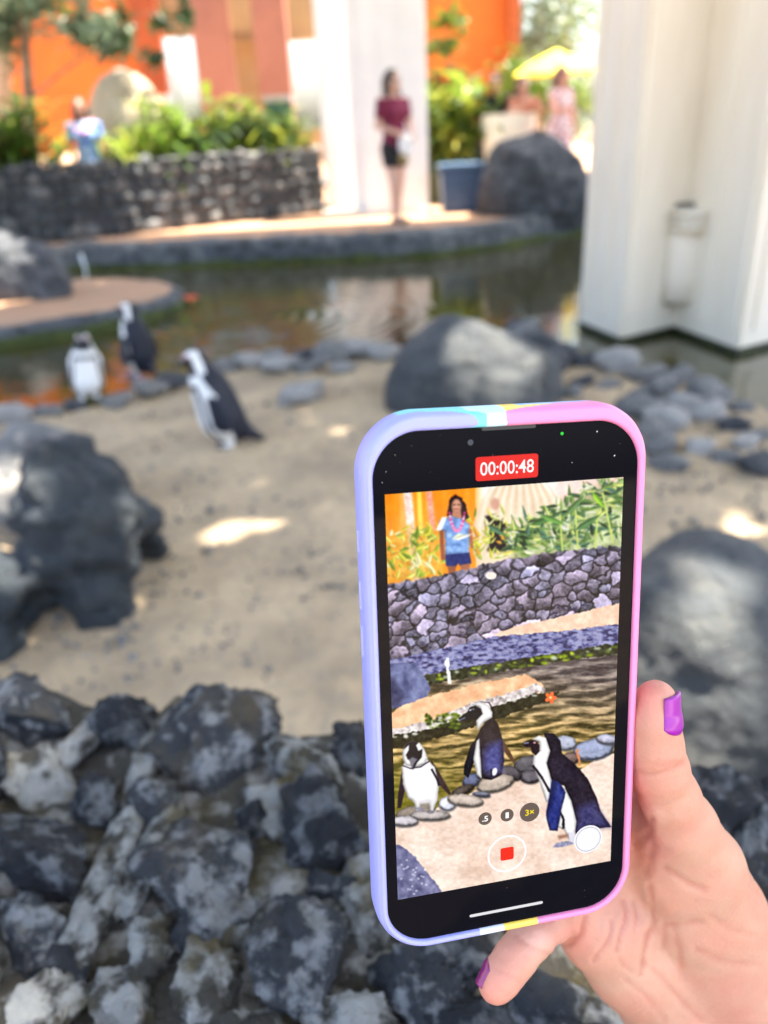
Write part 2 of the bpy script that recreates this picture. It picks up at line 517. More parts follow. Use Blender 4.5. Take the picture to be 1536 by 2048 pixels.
def kerb():
    """rough stone edge of the far path, one long lumpy strip with a mossy foot"""
    xs = np.array([p[0] for p in E0]); ys = np.array([p[1] for p in E0])
    n = 420
    X = np.linspace(xs[0], xs[-1], n); Y = np.interp(X, xs, ys)
    prof = [(0.34, 0.01), (0.30, 0.015), (0.16, 0.02), (0.05, 0.012), (0.0, -0.03), (-0.03, -0.12), (-0.04, -0.22), (-0.05, -0.30), (-0.04, -0.45)]
    V = np.array([[x, y + a, PZ + b] for x, y in zip(X, Y) for a, b in prof])
    nn = fbm(V * np.array([1, 1, 1.6]), 2.6, 3, 4.0)
    V[:, 1] += 0.055 * nn; V[:, 2] += 0.03 * fbm(V, 3.1, 3, 7.0)
    m = len(prof); i = np.arange(n * m).reshape(n, m)
    F = np.stack([i[:-1, :-1].ravel(), i[:-1, 1:].ravel(), i[1:, 1:].ravel(), i[1:, :-1].ravel()], 1)
    k = np_mesh('pond_kerb', V, F, M['kerb'])
    tag(k, 'rough dark stone kerb along the far edge of the pond', 'kerb')
    lo = F[(V[F][:, :, 2].mean(1) < 0.0)]
    Vm = V.copy(); Vm[:, 1] -= 0.012
    used = np.unique(lo); remap = np.full(len(V), -1); remap[used] = np.arange(len(used))
    mo = np_mesh('moss', Vm[used], remap[lo], M['moss'], k); mo['kind'] = 'stuff'
kerb()

# sandy island ledge on the left of the pond
def island():
    top_px = [(-420, 690), (-150, 655), (0, 655), (150, 633), (260, 612), (345, 590), (362, 575), (330, 560), (250, 555), (165, 556), (60, 575), (-60, 590), (-420, 610)]
    pts = [U(x, y, 0.10) for x, y in top_px]
    c = sum(pts, Vector()) / len(pts)
    dense = []
    for i in range(len(pts)):
        a, b = pts[i], pts[(i + 1) % len(pts)]
        for k in range(8): dense.append(a.lerp(b, k / 8))
    V, n = [], len(dense)
    prof = [(0.0, 0.02), (0.55, 0.018), (0.85, 0.008), (0.95, 0.0), (1.0, -0.02), (1.02, -0.08), (1.03, -0.14), (1.04, -0.5)]
    for s, dz in prof:
        for p in dense:
            q = c + (p - c) * s if s <= 1 else p + (p - c).normalized() * (s - 1) * 1.2
            V.append((q.x, q.y, 0.10 + dz))
    V = np.array(V)
    ring = np.repeat(np.arange(len(prof)), n)
    nz = fbm(V, 3.5, 3, 5.0)
    V[:, 1] += np.where(ring >= 3, 0.03 * nz, 0); V[:, 2] += np.where(ring < 7, 0.014 * fbm(V, 5.0, 3, 1.0), 0)
    F = np.array([(r * n + k, r * n + (k + 1) % n, (r + 1) * n + (k + 1) % n, (r + 1) * n + k) for r in range(len(prof) - 1) for k in range(n)])[:, ::-1]
    o = np_mesh('island_ground', V, F, M['path']); o['kind'] = 'structure'
    o.data.materials.append(M['kerb']); o.data.materials.append(M['moss'])
    idx = np.zeros(len(F), np.int32); fr = np.arange(len(F)) // n
    idx[fr >= 3] = 1; idx[fr >= 5] = 2
    o.data.polygons.foreach_set('material_index', idx)
island()

# ------------------------------------------------------------------ stones and boulders
STONES = []
for s in range(7):
    V, F = rock_arrays(40 + s, 3, 10, 0.16, 0.06, .85)
    me = bpy.data.meshes.new('stone')
    me.from_pydata(V.tolist(), [], F.tolist()); me.polygons.foreach_set('use_smooth', [True] * len(F))
    STONES.append(me)
STONE_BY = {}
def stone_mesh(i, mkey):
    if (i, mkey) not in STONE_BY:
        me = STONES[i].copy(); me.materials.append(M[mkey]); STONE_BY[(i, mkey)] = me
    return STONE_BY[(i, mkey)]
rs = random.Random(5)
def put_stone(px, py, wpx, hpx, z, mkey, label, group, name='stone'):
    p = U(px, py, z); k = mpp(p)
    o = bpy.data.objects.new(name, stone_mesh(rs.randrange(7), mkey)); COL.objects.link(o)
    w, h = wpx * k / 2, hpx * k / 2
    o.scale = (w * 1.08, w * rs.uniform(0.7, 1.0), h * 1.15)
    o.rotation_euler = (rs.uniform(-.15, .15), rs.uniform(-.15, .15), rs.uniform(-0.5, 0.5) + (math.pi if rs.random() < .5 else 0))
    o.location = (p.x, p.y + w * 0.4, z + h * 0.55)
    return tag(o, label, 'stone', group)

TONE = {'stone': 'brown grey ', 'stone2': 'pale ', 'lava': 'dark grey ', 'lava2': 'mottled grey '}
L1, G1 = 'stone lying at the sandy rim of the penguin pond', 'stones along the pond rim'
for px, py, w, h in [(20, 850, 90, 45), (95, 835, 70, 32), (150, 822, 60, 26), (235, 812, 70, 30), (300, 790, 80, 34), (345, 775, 70, 36), (385, 762, 52, 30), (455, 745, 60, 34),
                     (500, 738, 80, 42), (560, 745, 90, 40), (620, 745, 80, 34), (665, 722, 90, 50), (720, 715, 85, 46), (770, 722, 80, 44), (610, 720, 60, 30), (545, 722, 60, 28), (690, 745, 60, 26)]:
    mk = rs.choice(['stone', 'lava', 'stone2', 'stone']); put_stone(px, py, w, h, 0.0, mk, TONE[mk] + L1, G1)
L2, G2 = 'broken stone in the rubble between column and sand', 'lava rubble by the white column'
rub = [(1090, 705), (1130, 720), (1180, 735), (1240, 748), (1300, 765), (1360, 775), (1420, 800), (1490, 825), (1110, 755), (1170, 770), (1230, 785), (1290, 800), (1350, 815),
       (1410, 845), (1475, 870), (1530, 880), (1140, 800), (1290, 845), (1340, 870), (1400, 905), (1460, 940), (1310, 905), (1350, 945), (1520, 950), (1210, 735), (1325, 795), (1385, 825), (1060, 690), (1030, 700),
       (1440, 820), (1310, 880), (1500, 905)]
for px, py in rub:
    s = rs.uniform(45, 110)
    mk = rs.choice(['lava2', 'lava', 'stone', 'lava2', 'stone2']); put_stone(px + rs.uniform(-8, 8), py + rs.uniform(-6, 6), s, s * rs.uniform(.45, .7), -0.01, mk, TONE[mk] + L2, G2)
put_stone(605, 812, 105, 58, 0.0, 'stone2', 'pale angular stone lying alone on the sand right of the penguin', None)
put_stone(45, 872, 70, 40, 0.0, 'stone2', 'pale round stone half sunk in the sand near the left boulder', None)
put_stone(275, 1040, 60, 66, 0.0, 'lava2', 'small pale stone at the right foot of the hollow boulder', None)

def boulder(name, label, sdf, noise_amp=0.02, scale=4.0, m='boulder', cat='boulder', seed=1.0, cuts=16):
    V, F = sdf.mesh(2)
    rng = np.random.RandomState(int(seed * 7) + 3); c0 = V.mean(0)
    for _ in range(cuts):                        # weathered break faces
        n = rng.normal(size=3); n[2] = abs(n[2]) * .7; n /= np.linalg.norm(n)
        d = (V - c0) @ n; lim = np.percentile(d, rng.uniform(90, 97))
        V = V - np.outer(np.maximum(d - lim, 0) * .72, n)
    N = normals(V, F)
    rid = 1 - 2 * np.abs(fbm(V, scale * .8, 3, seed + 20))
    V = V + N * (noise_amp * fbm(V, scale, 5, seed, .6) + noise_amp * .45 * rid + .004 * fbm(V, 22, 3, seed + 5))[:, None]
    o = np_mesh(name, V, F, M[m])
    return tag(o, label, cat)

# boulder behind the phone, a smooth hump
p = U(955, 830, 0); k = mpp(p)
s = SDF(p + Vector((-.75, -.5, -.2)), p + Vector((.85, .9, .7)), 0.022)
s.ell(p + Vector((-10 * k, .25, .08)), (160 * k, .34, 160 * k), k=.1)
s.ell(p + Vector((90 * k, .2, .02)), (115 * k, .32, 108 * k), k=.15)
s.ell(p + Vector((-100 * k, .2, .0)), (75 * k, .25, 95 * k), k=.12)
boulder('boulder', 'big smooth dark boulder with a sunlit top standing behind the phone', s, .018, 3.0, 'boulder_lightened')

# hollow boulder at the left
def at(px, py, y): return D(px, py, y)
yb = U(200, 1250, 0).y
s = SDF((-1.75, yb - .5, -.15), (-.25, yb + .95, .8), 0.018)
A = lambda px, py, dy=0.15: at(px, py, yb + dy)
kb = mpp(A(150, 1000))
s.ell(A(150, 990, .22), (78 * kb, .20, 118 * kb), k=.08); s.ell(A(152, 915, .24), (46 * kb, .13, 58 * kb), k=.06); s.cap(A(232, 990, .36), A(300, 1078, .42), 52 * kb, 40 * kb, k=.06)
s.cap(A(190, 960, .2), A(268, 1040, .2), 62 * kb, 46 * kb, k=.10)
s.cap(A(150, 1010, .15), A(195, 1140, .08), 105 * kb, 66 * kb, k=.08)
s.cap(A(195, 1130, .08), A(205, 1235, .06), 62 * kb, 60 * kb, k=.06)
s.cap(A(130, 1112, .1), A(0, 1215, .0), 52 * kb, 75 * kb, k=.06)
s.cap(A(-40, 1200, 0), A(-50, 1330, -.1), 85 * kb, 100 * kb, k=.06)
s.cap(A(92, 1238, -.5), A(88, 1232, -.02), 74 * kb, 56 * kb, k=.02, op='sub')
boulder('boulder', 'dark hollow boulder with an arched hole at its foot, left of the sand', s, .045, 5.5, seed=3, cuts=13)
PEB = MB(); rq = random.Random(17)
for _ in range(1500):
    q = U(rq.uniform(-60, 1536), rq.uniform(780, 1420), 0.0); r_ = rq.uniform(.004, .016) * (1.6 if rq.random() < .1 else 1)
    e_ = [rq.uniform(.6, 1.2) * r_ for _ in range(6)]
    PEB.add([q + Vector(v) for v in ((e_[0], 0, .002), (0, e_[1], .002), (-e_[2], 0, .002), (0, -e_[3], .002), (0, 0, e_[4] * .8 + .004), (0, 0, -.02))], [(0, 1, 4), (1, 2, 4), (2, 3, 4), (3, 0, 4), (1, 0, 5), (2, 1, 5), (3, 2, 5), (0, 3, 5)])
pb_ = PEB.build('gravel', M['stone']); tag(pb_, 'tiny pebbles and droppings scattered over the sand', 'gravel', kind='stuff')
# rounded sunlit boulder at the left edge, behind the hollow one
p = U(-10, 1130, 0); k = mpp(p)
s = SDF(p + Vector((-.6, -.2, -.2)), p + Vector((.5, .9, .75)), 0.02)
s.ell(p + Vector((20 * k, .40, .17)), (125 * k, .28, 105 * k), k=.1)
s.ell(p + Vector((85 * k, .32, .08)), (90 * k, .22, 85 * k), k=.1)
boulder('boulder', 'brownish boulder with bright sun patches at the left edge of the photo', s, .02, 4.0, 'stone', seed=5)

# large boulder right of the phone
yb2 = U(1430, 1500, 0).y
B = lambda px, py, dy=0.2: at(px, py, yb2 + dy)
kb = mpp(B(1400, 1300))
s = SDF((.35, yb2 - .35, -.15), (1.75, yb2 + .9, .75), 0.02)
s.ell(B(1385, 1290, .25), (185 * kb, .33, 235 * kb), k=.1)
s.cap(B(1440, 1200, .25), B(1530, 1450, .1), 120 * kb, 130 * kb, k=.1)
s.ell(B(1500, 1480, .0), (190 * kb, .26, 95 * kb), k=.12)
s.cap(B(1300, 1180, .25), B(1290, 1450, .15), 75 * kb, 90 * kb, k=.12)
boulder('boulder', 'large blue grey boulder with pale sun spots, right of the phone', s, .022, 2.6, 'boulder_lightened', seed=8)

# rock standing on the island
p = U(60, 605, .1); k = mpp(p)
s = SDF(p + Vector((-.8, -.3, -.15)), p + Vector((.7, .8, .75)), 0.03)
s.ell(p + Vector((15 * k, .2, .12)), (70 * k, .25, 82 * k), k=.1)
s.ell(p + Vector((-75 * k, .25, .2)), (75 * k, .3, 95 * k), k=.1)
boulder('boulder', 'dark blue grey rock standing on the sandy island at the far left', s, .03, 4.0, 'lava', seed=11)
# dark rocks behind the blue bin
p = U(1065, 432, PZ); k = mpp(p)
s = SDF(p + Vector((-.9, -.4, -.3)), p + Vector((1.2, 1.1, 1.2)), 0.04)
s.ell(p + Vector((0, .3, .38)), (85 * k, .4, 98 * k), k=.15)
s.ell(p + Vector((70 * k, .3, .25)), (75 * k, .4, 80 * k), k=.15)
s.ell(p + Vector((-40 * k, .55, .38)), (70 * k, .3, 84 * k), k=.15)
boulder('boulder', 'black lava outcrop beside the blue bin at the end of the pond', s, .05, 4.0, 'lava', seed=13)
p = U(905, 390, PZ + .1); k = mpp(p)
s = SDF(p + Vector((-.9, -.2, -.4)), p + Vector((1.2, 1.6, .9)), 0.04)
s.ell(p + Vector((-10 * k, .7, .15)), (75 * k, .35, 95 * k), k=.15)
s.ell(p + Vector((60 * k, .8, .15)), (80 * k, .35, 90 * k), k=.15)
boulder('boulder', 'low dark lava rock behind the blue bin, under the plants', s, .05, 4.0, 'lava', seed=14)

# ------------------------------------------------------------------ back wall of lava stones
def back_wall():
    a = U(-330, 535, PZ); b = U(652, 426, PZ)
    d = (b - a); L = d.length; t = d.normalized(); nrm = Vector((t.y, -t.x, 0))   # towards the pond
    H = 0.88
    root = empty('lava_stone_wall', (a + b) / 2)
    tag(root, 'long low wall of dark lava stones between path and plants', 'wall')
    mid = Vector((a + b) / 2)
    core = MB(); c = mid - nrm * 0.17 + Vector((0, 0, (H - .05) / 2))
    core.box(c - mid, (L, 0.26, H - .05), R=Matrix((t, -nrm, Vector((0, 0, 1)))).transposed())
    core.build('mortar', M['kerb'], root)
    rr = random.Random(3); n = 0
    z = 0.0
    meshes = []
    for i in range(6):
        V, F = rock_arrays(70 + i, 2, 10, .08, .03, .85)
        for key in ('lava', 'lava2', 'kerb'):
            me = bpy.data.meshes.new('stone'); me.from_pydata(V.tolist(), [], F.tolist()); me.materials.append(M[key])
            me.polygons.foreach_set('use_smooth', [True] * len(F)); meshes.append(me)
    rows = [0.19, 0.17, 0.16, 0.15, 0.15, .10]
    for rh in rows:
        s0 = rr.uniform(0, .1)
        while s0 < L:
            wd = rr.uniform(.13, .27) if s0 > 1.2 else rr.uniform(.25, .35)
            o = bpy.data.objects.new('stone', rr.choice(meshes)); COL.objects.link(o); o.parent = root
            o.location = a + t * (s0 + wd / 2) - nrm * rr.uniform(.04, .07) + Vector((0, 0, z + rh / 2 + rr.uniform(-.015, .015))) - mid
            o.scale = (wd * .60, rr.uniform(.10, .14), rh * rr.uniform(.58, .70))
            o.rotation_euler = (rr.uniform(-.2, .2), rr.uniform(-.25, .25), math.atan2(t.y, t.x) + rr.uniform(-.15, .15))
            s0 += wd * .96; n += 1
        z += rh
    # planting bed behind the wall
    bed = MB()
    q = [a - nrm * .29, b - nrm * .29, b - nrm * 1.9, a - nrm * 1.9]
    bed.prism([(v.x, v.y) for v in q], PZ - .1, PZ + .42)
    tag(bed.build('planting_bed_ground', M['soil']), kind='structure')
    return a, b, t, nrm, H
WA, WB, WT, WN, WH = back_wall()
bed = MB()
bed.prism([(v.x, v.y) for v in (U(862, 415, PZ) + Vector((0, .5, 0)), U(1010, 405, PZ) + Vector((0, .5, 0)), U(1010, 405, PZ) + Vector((.3, 3.0, 0)), U(862, 415, PZ) + Vector((0, 3.0, 0)))], PZ - .1, PZ + .45)
tag(bed.build('planting_bed_ground', M['soil']), kind='structure')

# ------------------------------------------------------------------ columns
def left_pillar():
    root = empty('pillar', U(760, 428, PZ)); base = root.location.copy()
    tag(root, 'tall white two ribbed pillar behind the standing woman', 'pillar')
    f = U(735, 432, PZ); r = U(860, 428, PZ); l = U(655, 424, PZ); l2 = U(716, 424, PZ)
    def blk(x0, x1, y, dpt, m, name, z1=5.2):
        b = MB(); b.box(Vector(((x0 + x1) / 2, y + dpt / 2, (PZ + z1) / 2)) - base, (x1 - x0, dpt, z1 - PZ)); return bevel(b.build(name, m, root), .02)
    blk(f.x, r.x, f.y, .55, M['white'], 'shaft')
    blk(l.x, l2.x, l.y + .12, .42, M['white'], 'shaft')
    blk(l2.x - .02, f.x + .02, f.y + .30, .3, M['white'], 'web')
    mx = (f.x + r.x) / 2
    for dx in (-.13, .13):
        b = MB(); b.box(Vector((mx + dx, f.y - .008, (PZ + 5.2) / 2)) - base, (.05, .02, 5.0 - PZ)); b.build('rib', M['white'], root)
    b = MB(); b.box(Vector(((l.x + r.x) / 2, f.y + .3, PZ + .03)) - base, (r.x - l.x + .06, .68, .06)); b.build('plinth', M['cream'], root)
left_pillar()

def right_column():
    px = [(1158, 655), (1240, 690), (1345, 664), (1472, 712)]
    P = [U(x, y, WZ) for x, y in px]
    a, b, c, d = P
    n1 = (b - a).normalized(); back = Vector((-(n1.y), n1.x, 0))
    if back.y < 0: back = -back
    e = d + (b - c) * -1.0                      # the far side of the second fin
    e = d + Vector((.42, .22, 0)); f2 = e + Vector((.2, .9, 0)); g2 = a + Vector((.25, .95, 0))
    poly = [(v.x, v.y) for v in (a, b, c, d, e, f2, g2)]
    root = empty('column', (b + d) / 2); base = root.location.copy()
    tag(root, 'massive cream column with angled fins standing in the water', 'column')
    m = MB(); m.prism([(x - base.x, y - base.y) for x, y in poly], -.02 - base.z, 5.2 - base.z); bevel(m.build('shaft', M['cream'], root), .018)
    cen = Vector((sum(x for x, _ in poly) / 7, sum(y for _, y in poly) / 7))
    m = MB(); m.prism([((x - cen.x) * 1.012 + cen.x - base.x, (y - cen.y) * 1.012 + cen.y - base.y) for x, y in poly], -.45 - base.z, -.012 - base.z); m.build('waterline_band', M['algae'], root)
    # vertical battens on the faces
    def batten(p, q, t, w=.05, th=.018, nm='batten'):
        u = (q - p).normalized(); nn = Vector((u.y, -u.x, 0))
        if nn.y > 0: nn = -nn
        cc = p.lerp(q, t); mb = MB()
        mb.box(Vector((cc.x, cc.y, 2.6)) + nn * (th / 2 - .004) - base, (w, th, 5.0), R=Matrix((u, -nn, Vector((0, 0, 1)))).transposed())
        mb.build(nm, M['cream'], root)
    batten(a, b, .12); batten(a, b, .55, .06); batten(b, c, .12, .05); batten(c, d, .9, .06); batten(c, d, .45, .04); batten(d, e, .3, .06)
    # pale service box hung in the inner corner
    cor = c + Vector((0, -.015, 0))
    k = mpp(c)
    nrm = Vector((-.12, -1, 0)).normalized(); tx = Vector((-nrm.y, nrm.x, 0))
    if tx.x < 0: tx = -tx
    Rm = Matrix((tx, -nrm, Vector((0, 0, 1)))).transposed()
    cz0 = D(1340, 610, c.y - .08).z; cz1 = D(1340, 408, c.y - .08).z
    h = cz1 - cz0; ctr = Vector((c.x, c.y - .055, (cz0 + cz1) / 2))
    box = empty('wall_lamp', ctr); tag(box, 'pale cylindrical wall lamp on a taupe plate in the corner of the cream column', 'wall lamp')
    q = MB(); q.box((0, .0, 0), (122 * k, .05, h), R=Rm); bevel(q.build('back_plate', M['taupe'], box), .008)
    q = MB()
    n = 20
    vs = []; prof = [(.0, -.47), (.036 * 1.2, -.47), (.05 * 1.2, -.455), (.052 * 1.2, -.2), (.052 * 1.2, .24), (.046 * 1.2, .25)]
    sc = 80 * k / 2 / .0624
    for r0, z0 in prof:
        vs += [(r0 * sc * math.cos(i / n * 6.2832), -.04 + .6 * r0 * sc * math.sin(i / n * 6.2832), z0 * h) for i in range(n)]
    q.add(vs, [(j * n + i, j * n + (i + 1) % n, (j + 1) * n + (i + 1) % n, (j + 1) * n + i) for j in range(len(prof) - 1) for i in range(n)])
    q.build('shade', M['lamp'], box, True)
    for z0 in (.29, .36, .43):
        q = MB(); vs = []
        for r0, zz in ((.0, z0 - .025), (.058 * sc * 1.1, z0 - .025), (.058 * sc * 1.1, z0 + .02), (0, z0 + .02)):
            vs += [(r0 * math.cos(i / n * 6.2832), -.06 + r0 * math.sin(i / n * 6.2832), zz * h) for i in range(n)]
        q.add(vs, [(j * n + i, j * n + (i + 1) % n, (j + 1) * n + (i + 1) % n, (j + 1) * n + i) for j in range(3) for i in range(n)])
        q.build('collar', M['cream'], box, True)
right_column()

# ------------------------------------------------------------------ building behind
def back_building():
    Y = 19.0
    root = empty('building', (0, Y, PZ)); tag(root, 'orange hotel building with terracotta columns behind the plants', 'building')
    def slab(name, x0, x1, y0, y1, yy, dpt, m):
        ym = max(min(y0, 330), -100) * .5 + min(max(y1, 0), 250) * .5; p = D(x0, ym, yy); q = D(x1, ym, yy)
        z0 = max(D((x0 + x1) / 2, y1, yy).z, PZ - .3); z1 = D((x0 + x1) / 2, y0, yy).z
        b = MB(); b.box(((p.x + q.x) / 2, yy + dpt / 2 - Y, (z0 + z1) / 2 - PZ), (abs(q.x - p.x), dpt, z1 - z0)); return b.build(name, m, root)
    slab('wall_panel', -900, 300, -260, 330, Y, .3, M['orange'])
    slab('wall_panel', 836, 1028, -260, 300, Y - .3, .3, M['orange'])
    slab('door_panel', 262, 316, -220, 190, Y - .5, .25, M['orange_dark'])
    slab('post', 1018, 1040, -260, 330, Y - .6, .2, M['orange_dark'])
    slab('column', 385, 456, -260, 330, Y - 1.6, .5, M['terracotta'])
    slab('column', 508, 574, -260, 330, Y - 1.6, .5, M['terracotta'])
    slab('beam', 296, 660, -260, 66, Y - .2, .3, M['beam'])
    slab('beam', 400, 650, 60, 84, Y - .8, .25, M['beam'])
    slab('wall_panel', 440, 572, 60, 170, Y + .2, .2, M['beam'])
    slab('wall_panel', 474, 530, 150, 330, Y + .25, .2, M['beam'])
    slab('low_wall', 300, 800, 262, 330, Y + .1, .2, M['beam'])
    slab('low_wall', 395, 480, 236, 330, Y + .6, .2, M['beam'])
back_building()
# ------------------------------------------------------------------ plants
def blade(mb, base, az, length, lift, width, droop, seg=5):
    """one long leaf, bent along its length"""
    d = Vector((math.cos(az), math.sin(az), 0)); side = Vector((-d.y, d.x, 0))
    vs = []
    for i in range(seg + 1):
        t = i / seg
        c = base + d * (length * t * math.cos(lift)) + Vector((0, 0, length * (t * math.sin(lift) - droop * t * t)))
        w = width * (math.sin(math.pi * (0.08 + 0.92 * t) ** 0.8) * .5 + .02)
        fold = Vector((0, 0, .25 * w))
        vs += [c - side * w + fold, c, c + side * w + fold]
    fs = []
    for i in range(seg):
        a = i * 3
        fs += [(a, a + 1, a + 4, a + 3), (a + 1, a + 2, a + 5, a + 4)]
    mb.add(vs, fs)

def ginger_meshes(seed, tall=1.0, n=6):
    r = random.Random(seed); st, lf = MB(), MB()
    for _ in range(n):
        b = Vector((r.uniform(-.14, .14), r.uniform(-.12, .12), 0)); top = b + Vector((r.uniform(-.3, .3), r.uniform(-.2, .2), tall * r.uniform(.6, 1.0)))
        mid = b.lerp(top, .5) + Vector((r.uniform(-.03, .03), 0, .04))
        st.tube([b, mid, top], [.012, .010, .006], 5)
        az = r.uniform(0, 6.28)
        for k in range(9):
            t = .25 + .75 * k / 8
            p = b.lerp(mid, t * 2) if t < .5 else mid.lerp(top, t * 2 - 1)
            blade(lf, p, az + (k % 2) * math.pi + r.uniform(-.5, .5), r.uniform(.24, .42), r.uniform(.1, 1.0), r.uniform(.05, .085), r.uniform(.2, .6), 4)
    a = bpy.data.meshes.new('stem'); a.from_pydata([tuple(v) for v in st.v], [], st.f)
    b = bpy.data.meshes.new('foliage'); b.from_pydata([tuple(v) for v in lf.v], [], lf.f)
    b.polygons.foreach_set('use_smooth', [True] * len(b.polygons))
    return a, b
GING = []
for i in range(6):
    a, b = ginger_meshes(20 + i, [.75, .9, .8, .95, .7, .85][i], [6, 7, 5, 8, 6, 6][i])
    a.materials.append(M['leaf']); b.materials.append([M['leaf'], M['leaf'], M['leaf_yel'], M['leaf'], M['leaf_yel'], M['leaf_dark']][i])
    GING.append((a, b))
rp = random.Random(11)
def ginger(pos, i, sc, label, group):
    label = ['fresh green ', 'mid green ', 'yellowish ', 'bushy green ', 'yellow tipped ', 'dark green '][i] + label
    root = empty('ginger_plant', pos, rp.uniform(0, 6.28)); root.scale = (sc, sc, sc * rp.uniform(.9, 1.1))
    tag(root, label, 'plant', group)
    for me, nm in zip(GING[i], ('stem', 'foliage')):
        o = link(nm, me, None, root)
        o['kind'] = 'stuff'
LW, GW = 'ginger plant growing behind the long lava stone wall', 'ginger plants behind the wall'
for row, (off, cnt) in enumerate([(.50, 22), (.85, 20), (1.3, 18)]):
    for k in range(cnt):
        f = .2 + .8 * (k + rp.uniform(.1, .9)) / cnt
        q = WA + WT * ((WB - WA).length * f) - WN * (off + rp.uniform(-.12, .12))
        u = (f - .2) / .8
        qx = PX((q.x, q.y, 1.2))[0]
        if (88 < qx < 222) or (qx < 45 and row < 2 and rp.random() < .7): continue
        ginger((q.x, q.y, PZ + .40), rp.randrange(6), rp.uniform(1.1, 1.7) * (.72 if 175 < qx < 335 else 1), LW, GW)
LR, GR = 'ginger plant in the bed between the pillar and the people', 'ginger plants right of the pillar'
for k in range(16):
    px = rp.uniform(850, 948); q = U(px, 412, PZ) + Vector((0, rp.uniform(.6, 2.2), 0))
    ginger((q.x * (1 + .0), q.y, PZ + .40), rp.randrange(6), rp.uniform(1.4, 2.0), LR, GR)

def leaf_cluster(name, parent, blobs, n, size, m, seed):
    r = random.Random(seed); mb = MB()
    for _ in range(n):
        c, rd = r.choice(blobs)
        v = Vector((r.gauss(0, .5), r.gauss(0, .5), r.gauss(0, .5)))
        p = Vector(c) + Vector((v.x * rd[0], v.y * rd[1], v.z * rd[2]))
        a = Vector((r.gauss(0, 1), r.gauss(0, 1), r.gauss(0, .6))).normalized()
        b = a.cross(Vector((r.gauss(0, 1), r.gauss(0, 1), r.gauss(0, 1)))).normalized()
        s = size * r.uniform(.6, 1.3)
        mb.add([p - a * s, p + b * s * .38 - a * s * .1, p + a * s, p - b * s * .38 - a * s * .1], [(0, 1, 2, 3)])
    o = mb.build(name, m, parent); o['kind'] = 'stuff'
    return o

def tree(label, base, trunk_pts, radii, blobs, n, size, m, bark, seed, group=None):
    root = empty('tree', base); tag(root, label, 'tree', group); b = Vector(base)
    t = MB(); t.tube([Vector(p) - b for p in trunk_pts], radii, 10)
    for c, rd in blobs:
        c = Vector(c) - b; s = min((Vector(p) - b for p in trunk_pts), key=lambda p: (p - c).length + abs(p.z - c.z + .4))
        t.tube([s, s.lerp(c, .5) + Vector((0, 0, .06)), c], [radii[-1] * .6, radii[-1] * .4, .008], 6)
    t.build('trunk', bark, root, True)
    leaf_cluster('crown', root, [(Vector(c) - b, rd) for c, rd in blobs], n, size, m, seed)

# tree at the upper left with a pale trunk and drooping grey green leaves
tb = D(60, 330, 13.4); gz = PZ + .4
tree('slim pale trunked tree with grey green leaves at the upper left', (tb.x, 13.4, gz), [(tb.x, 13.4, gz), D(58, 200, 13.4), D(48, 60, 13.4), D(30, -120, 13.4)], [.10, .085, .075, .05],
     [(D(175, 62, 13.2), (.42, .3, .22)), (D(40, 10, 13.4), (.5, .4, .3)), (D(120, -30, 13.4), (.7, .5, .35)), (D(225, 80, 13.0), (.25, .25, .25)), (D(5, 60, 13.4), (.25, .3, .4)), (D(-150, -220, 13.4), (1.2, 1.0, .8)), (D(150, -260, 13.4), (1.4, 1.0, .8)), (D(420, -300, 13.6), (1.3, 1.0, .7))], 2600, .10, M['leaf_grey'], M['bark'], 4)  # highest leaf masses added above the frame to turn the pond reflection olive
tb = D(10, 330, 14.2)
tree('palm like trunk with reddish bark at the far left edge', (tb.x, 14.2, gz), [(tb.x, 14.2, gz), D(8, 180, 14.2), D(5, -80, 14.2)], [.13, .12, .10],
     [(D(0, -40, 14.2), (.7, .5, .4)), (D(60, -20, 14.2), (.5, .4, .3))], 500, .12, M['leaf'], M['palmbark'], 6)
tb = D(380, 330, 13.0)
tree('thin dark tree with a few hanging leaves before the terracotta column', (tb.x, 13.0, gz), [(tb.x, 13.0, gz), D(350, 160, 13.0), D(365, 20, 13.0), D(370, -100, 13.0)], [.018, .015, .012, .01],
     [(D(372, 30, 13.0), (.12, .15, .25)), (D(318, 48, 13.0), (.16, .15, .12)), (D(305, 118, 13.0), (.16, .15, .10)), (D(250, 40, 13.0), (.12, .12, .3)), (D(350, -60, 13.0), (.4, .3, .3))], 330, .09, M['leaf_dark'], M['bark'], 8)
tb = D(905, 330, 14.0)
tree('young tree with broad green leaves before the right orange wall', (tb.x, 14.0, gz), [(tb.x, 14.0, gz), D(900, 150, 14.0), D(890, 40, 14.0)], [.02, .016, .01],
     [(D(895, 42, 14.0), (.3, .2, .16)), (D(880, 95, 14.0), (.28, .2, .12)), (D(905, -40, 14.0), (.4, .3, .2))], 150, .12, M['leaf'], M['bark'], 9)
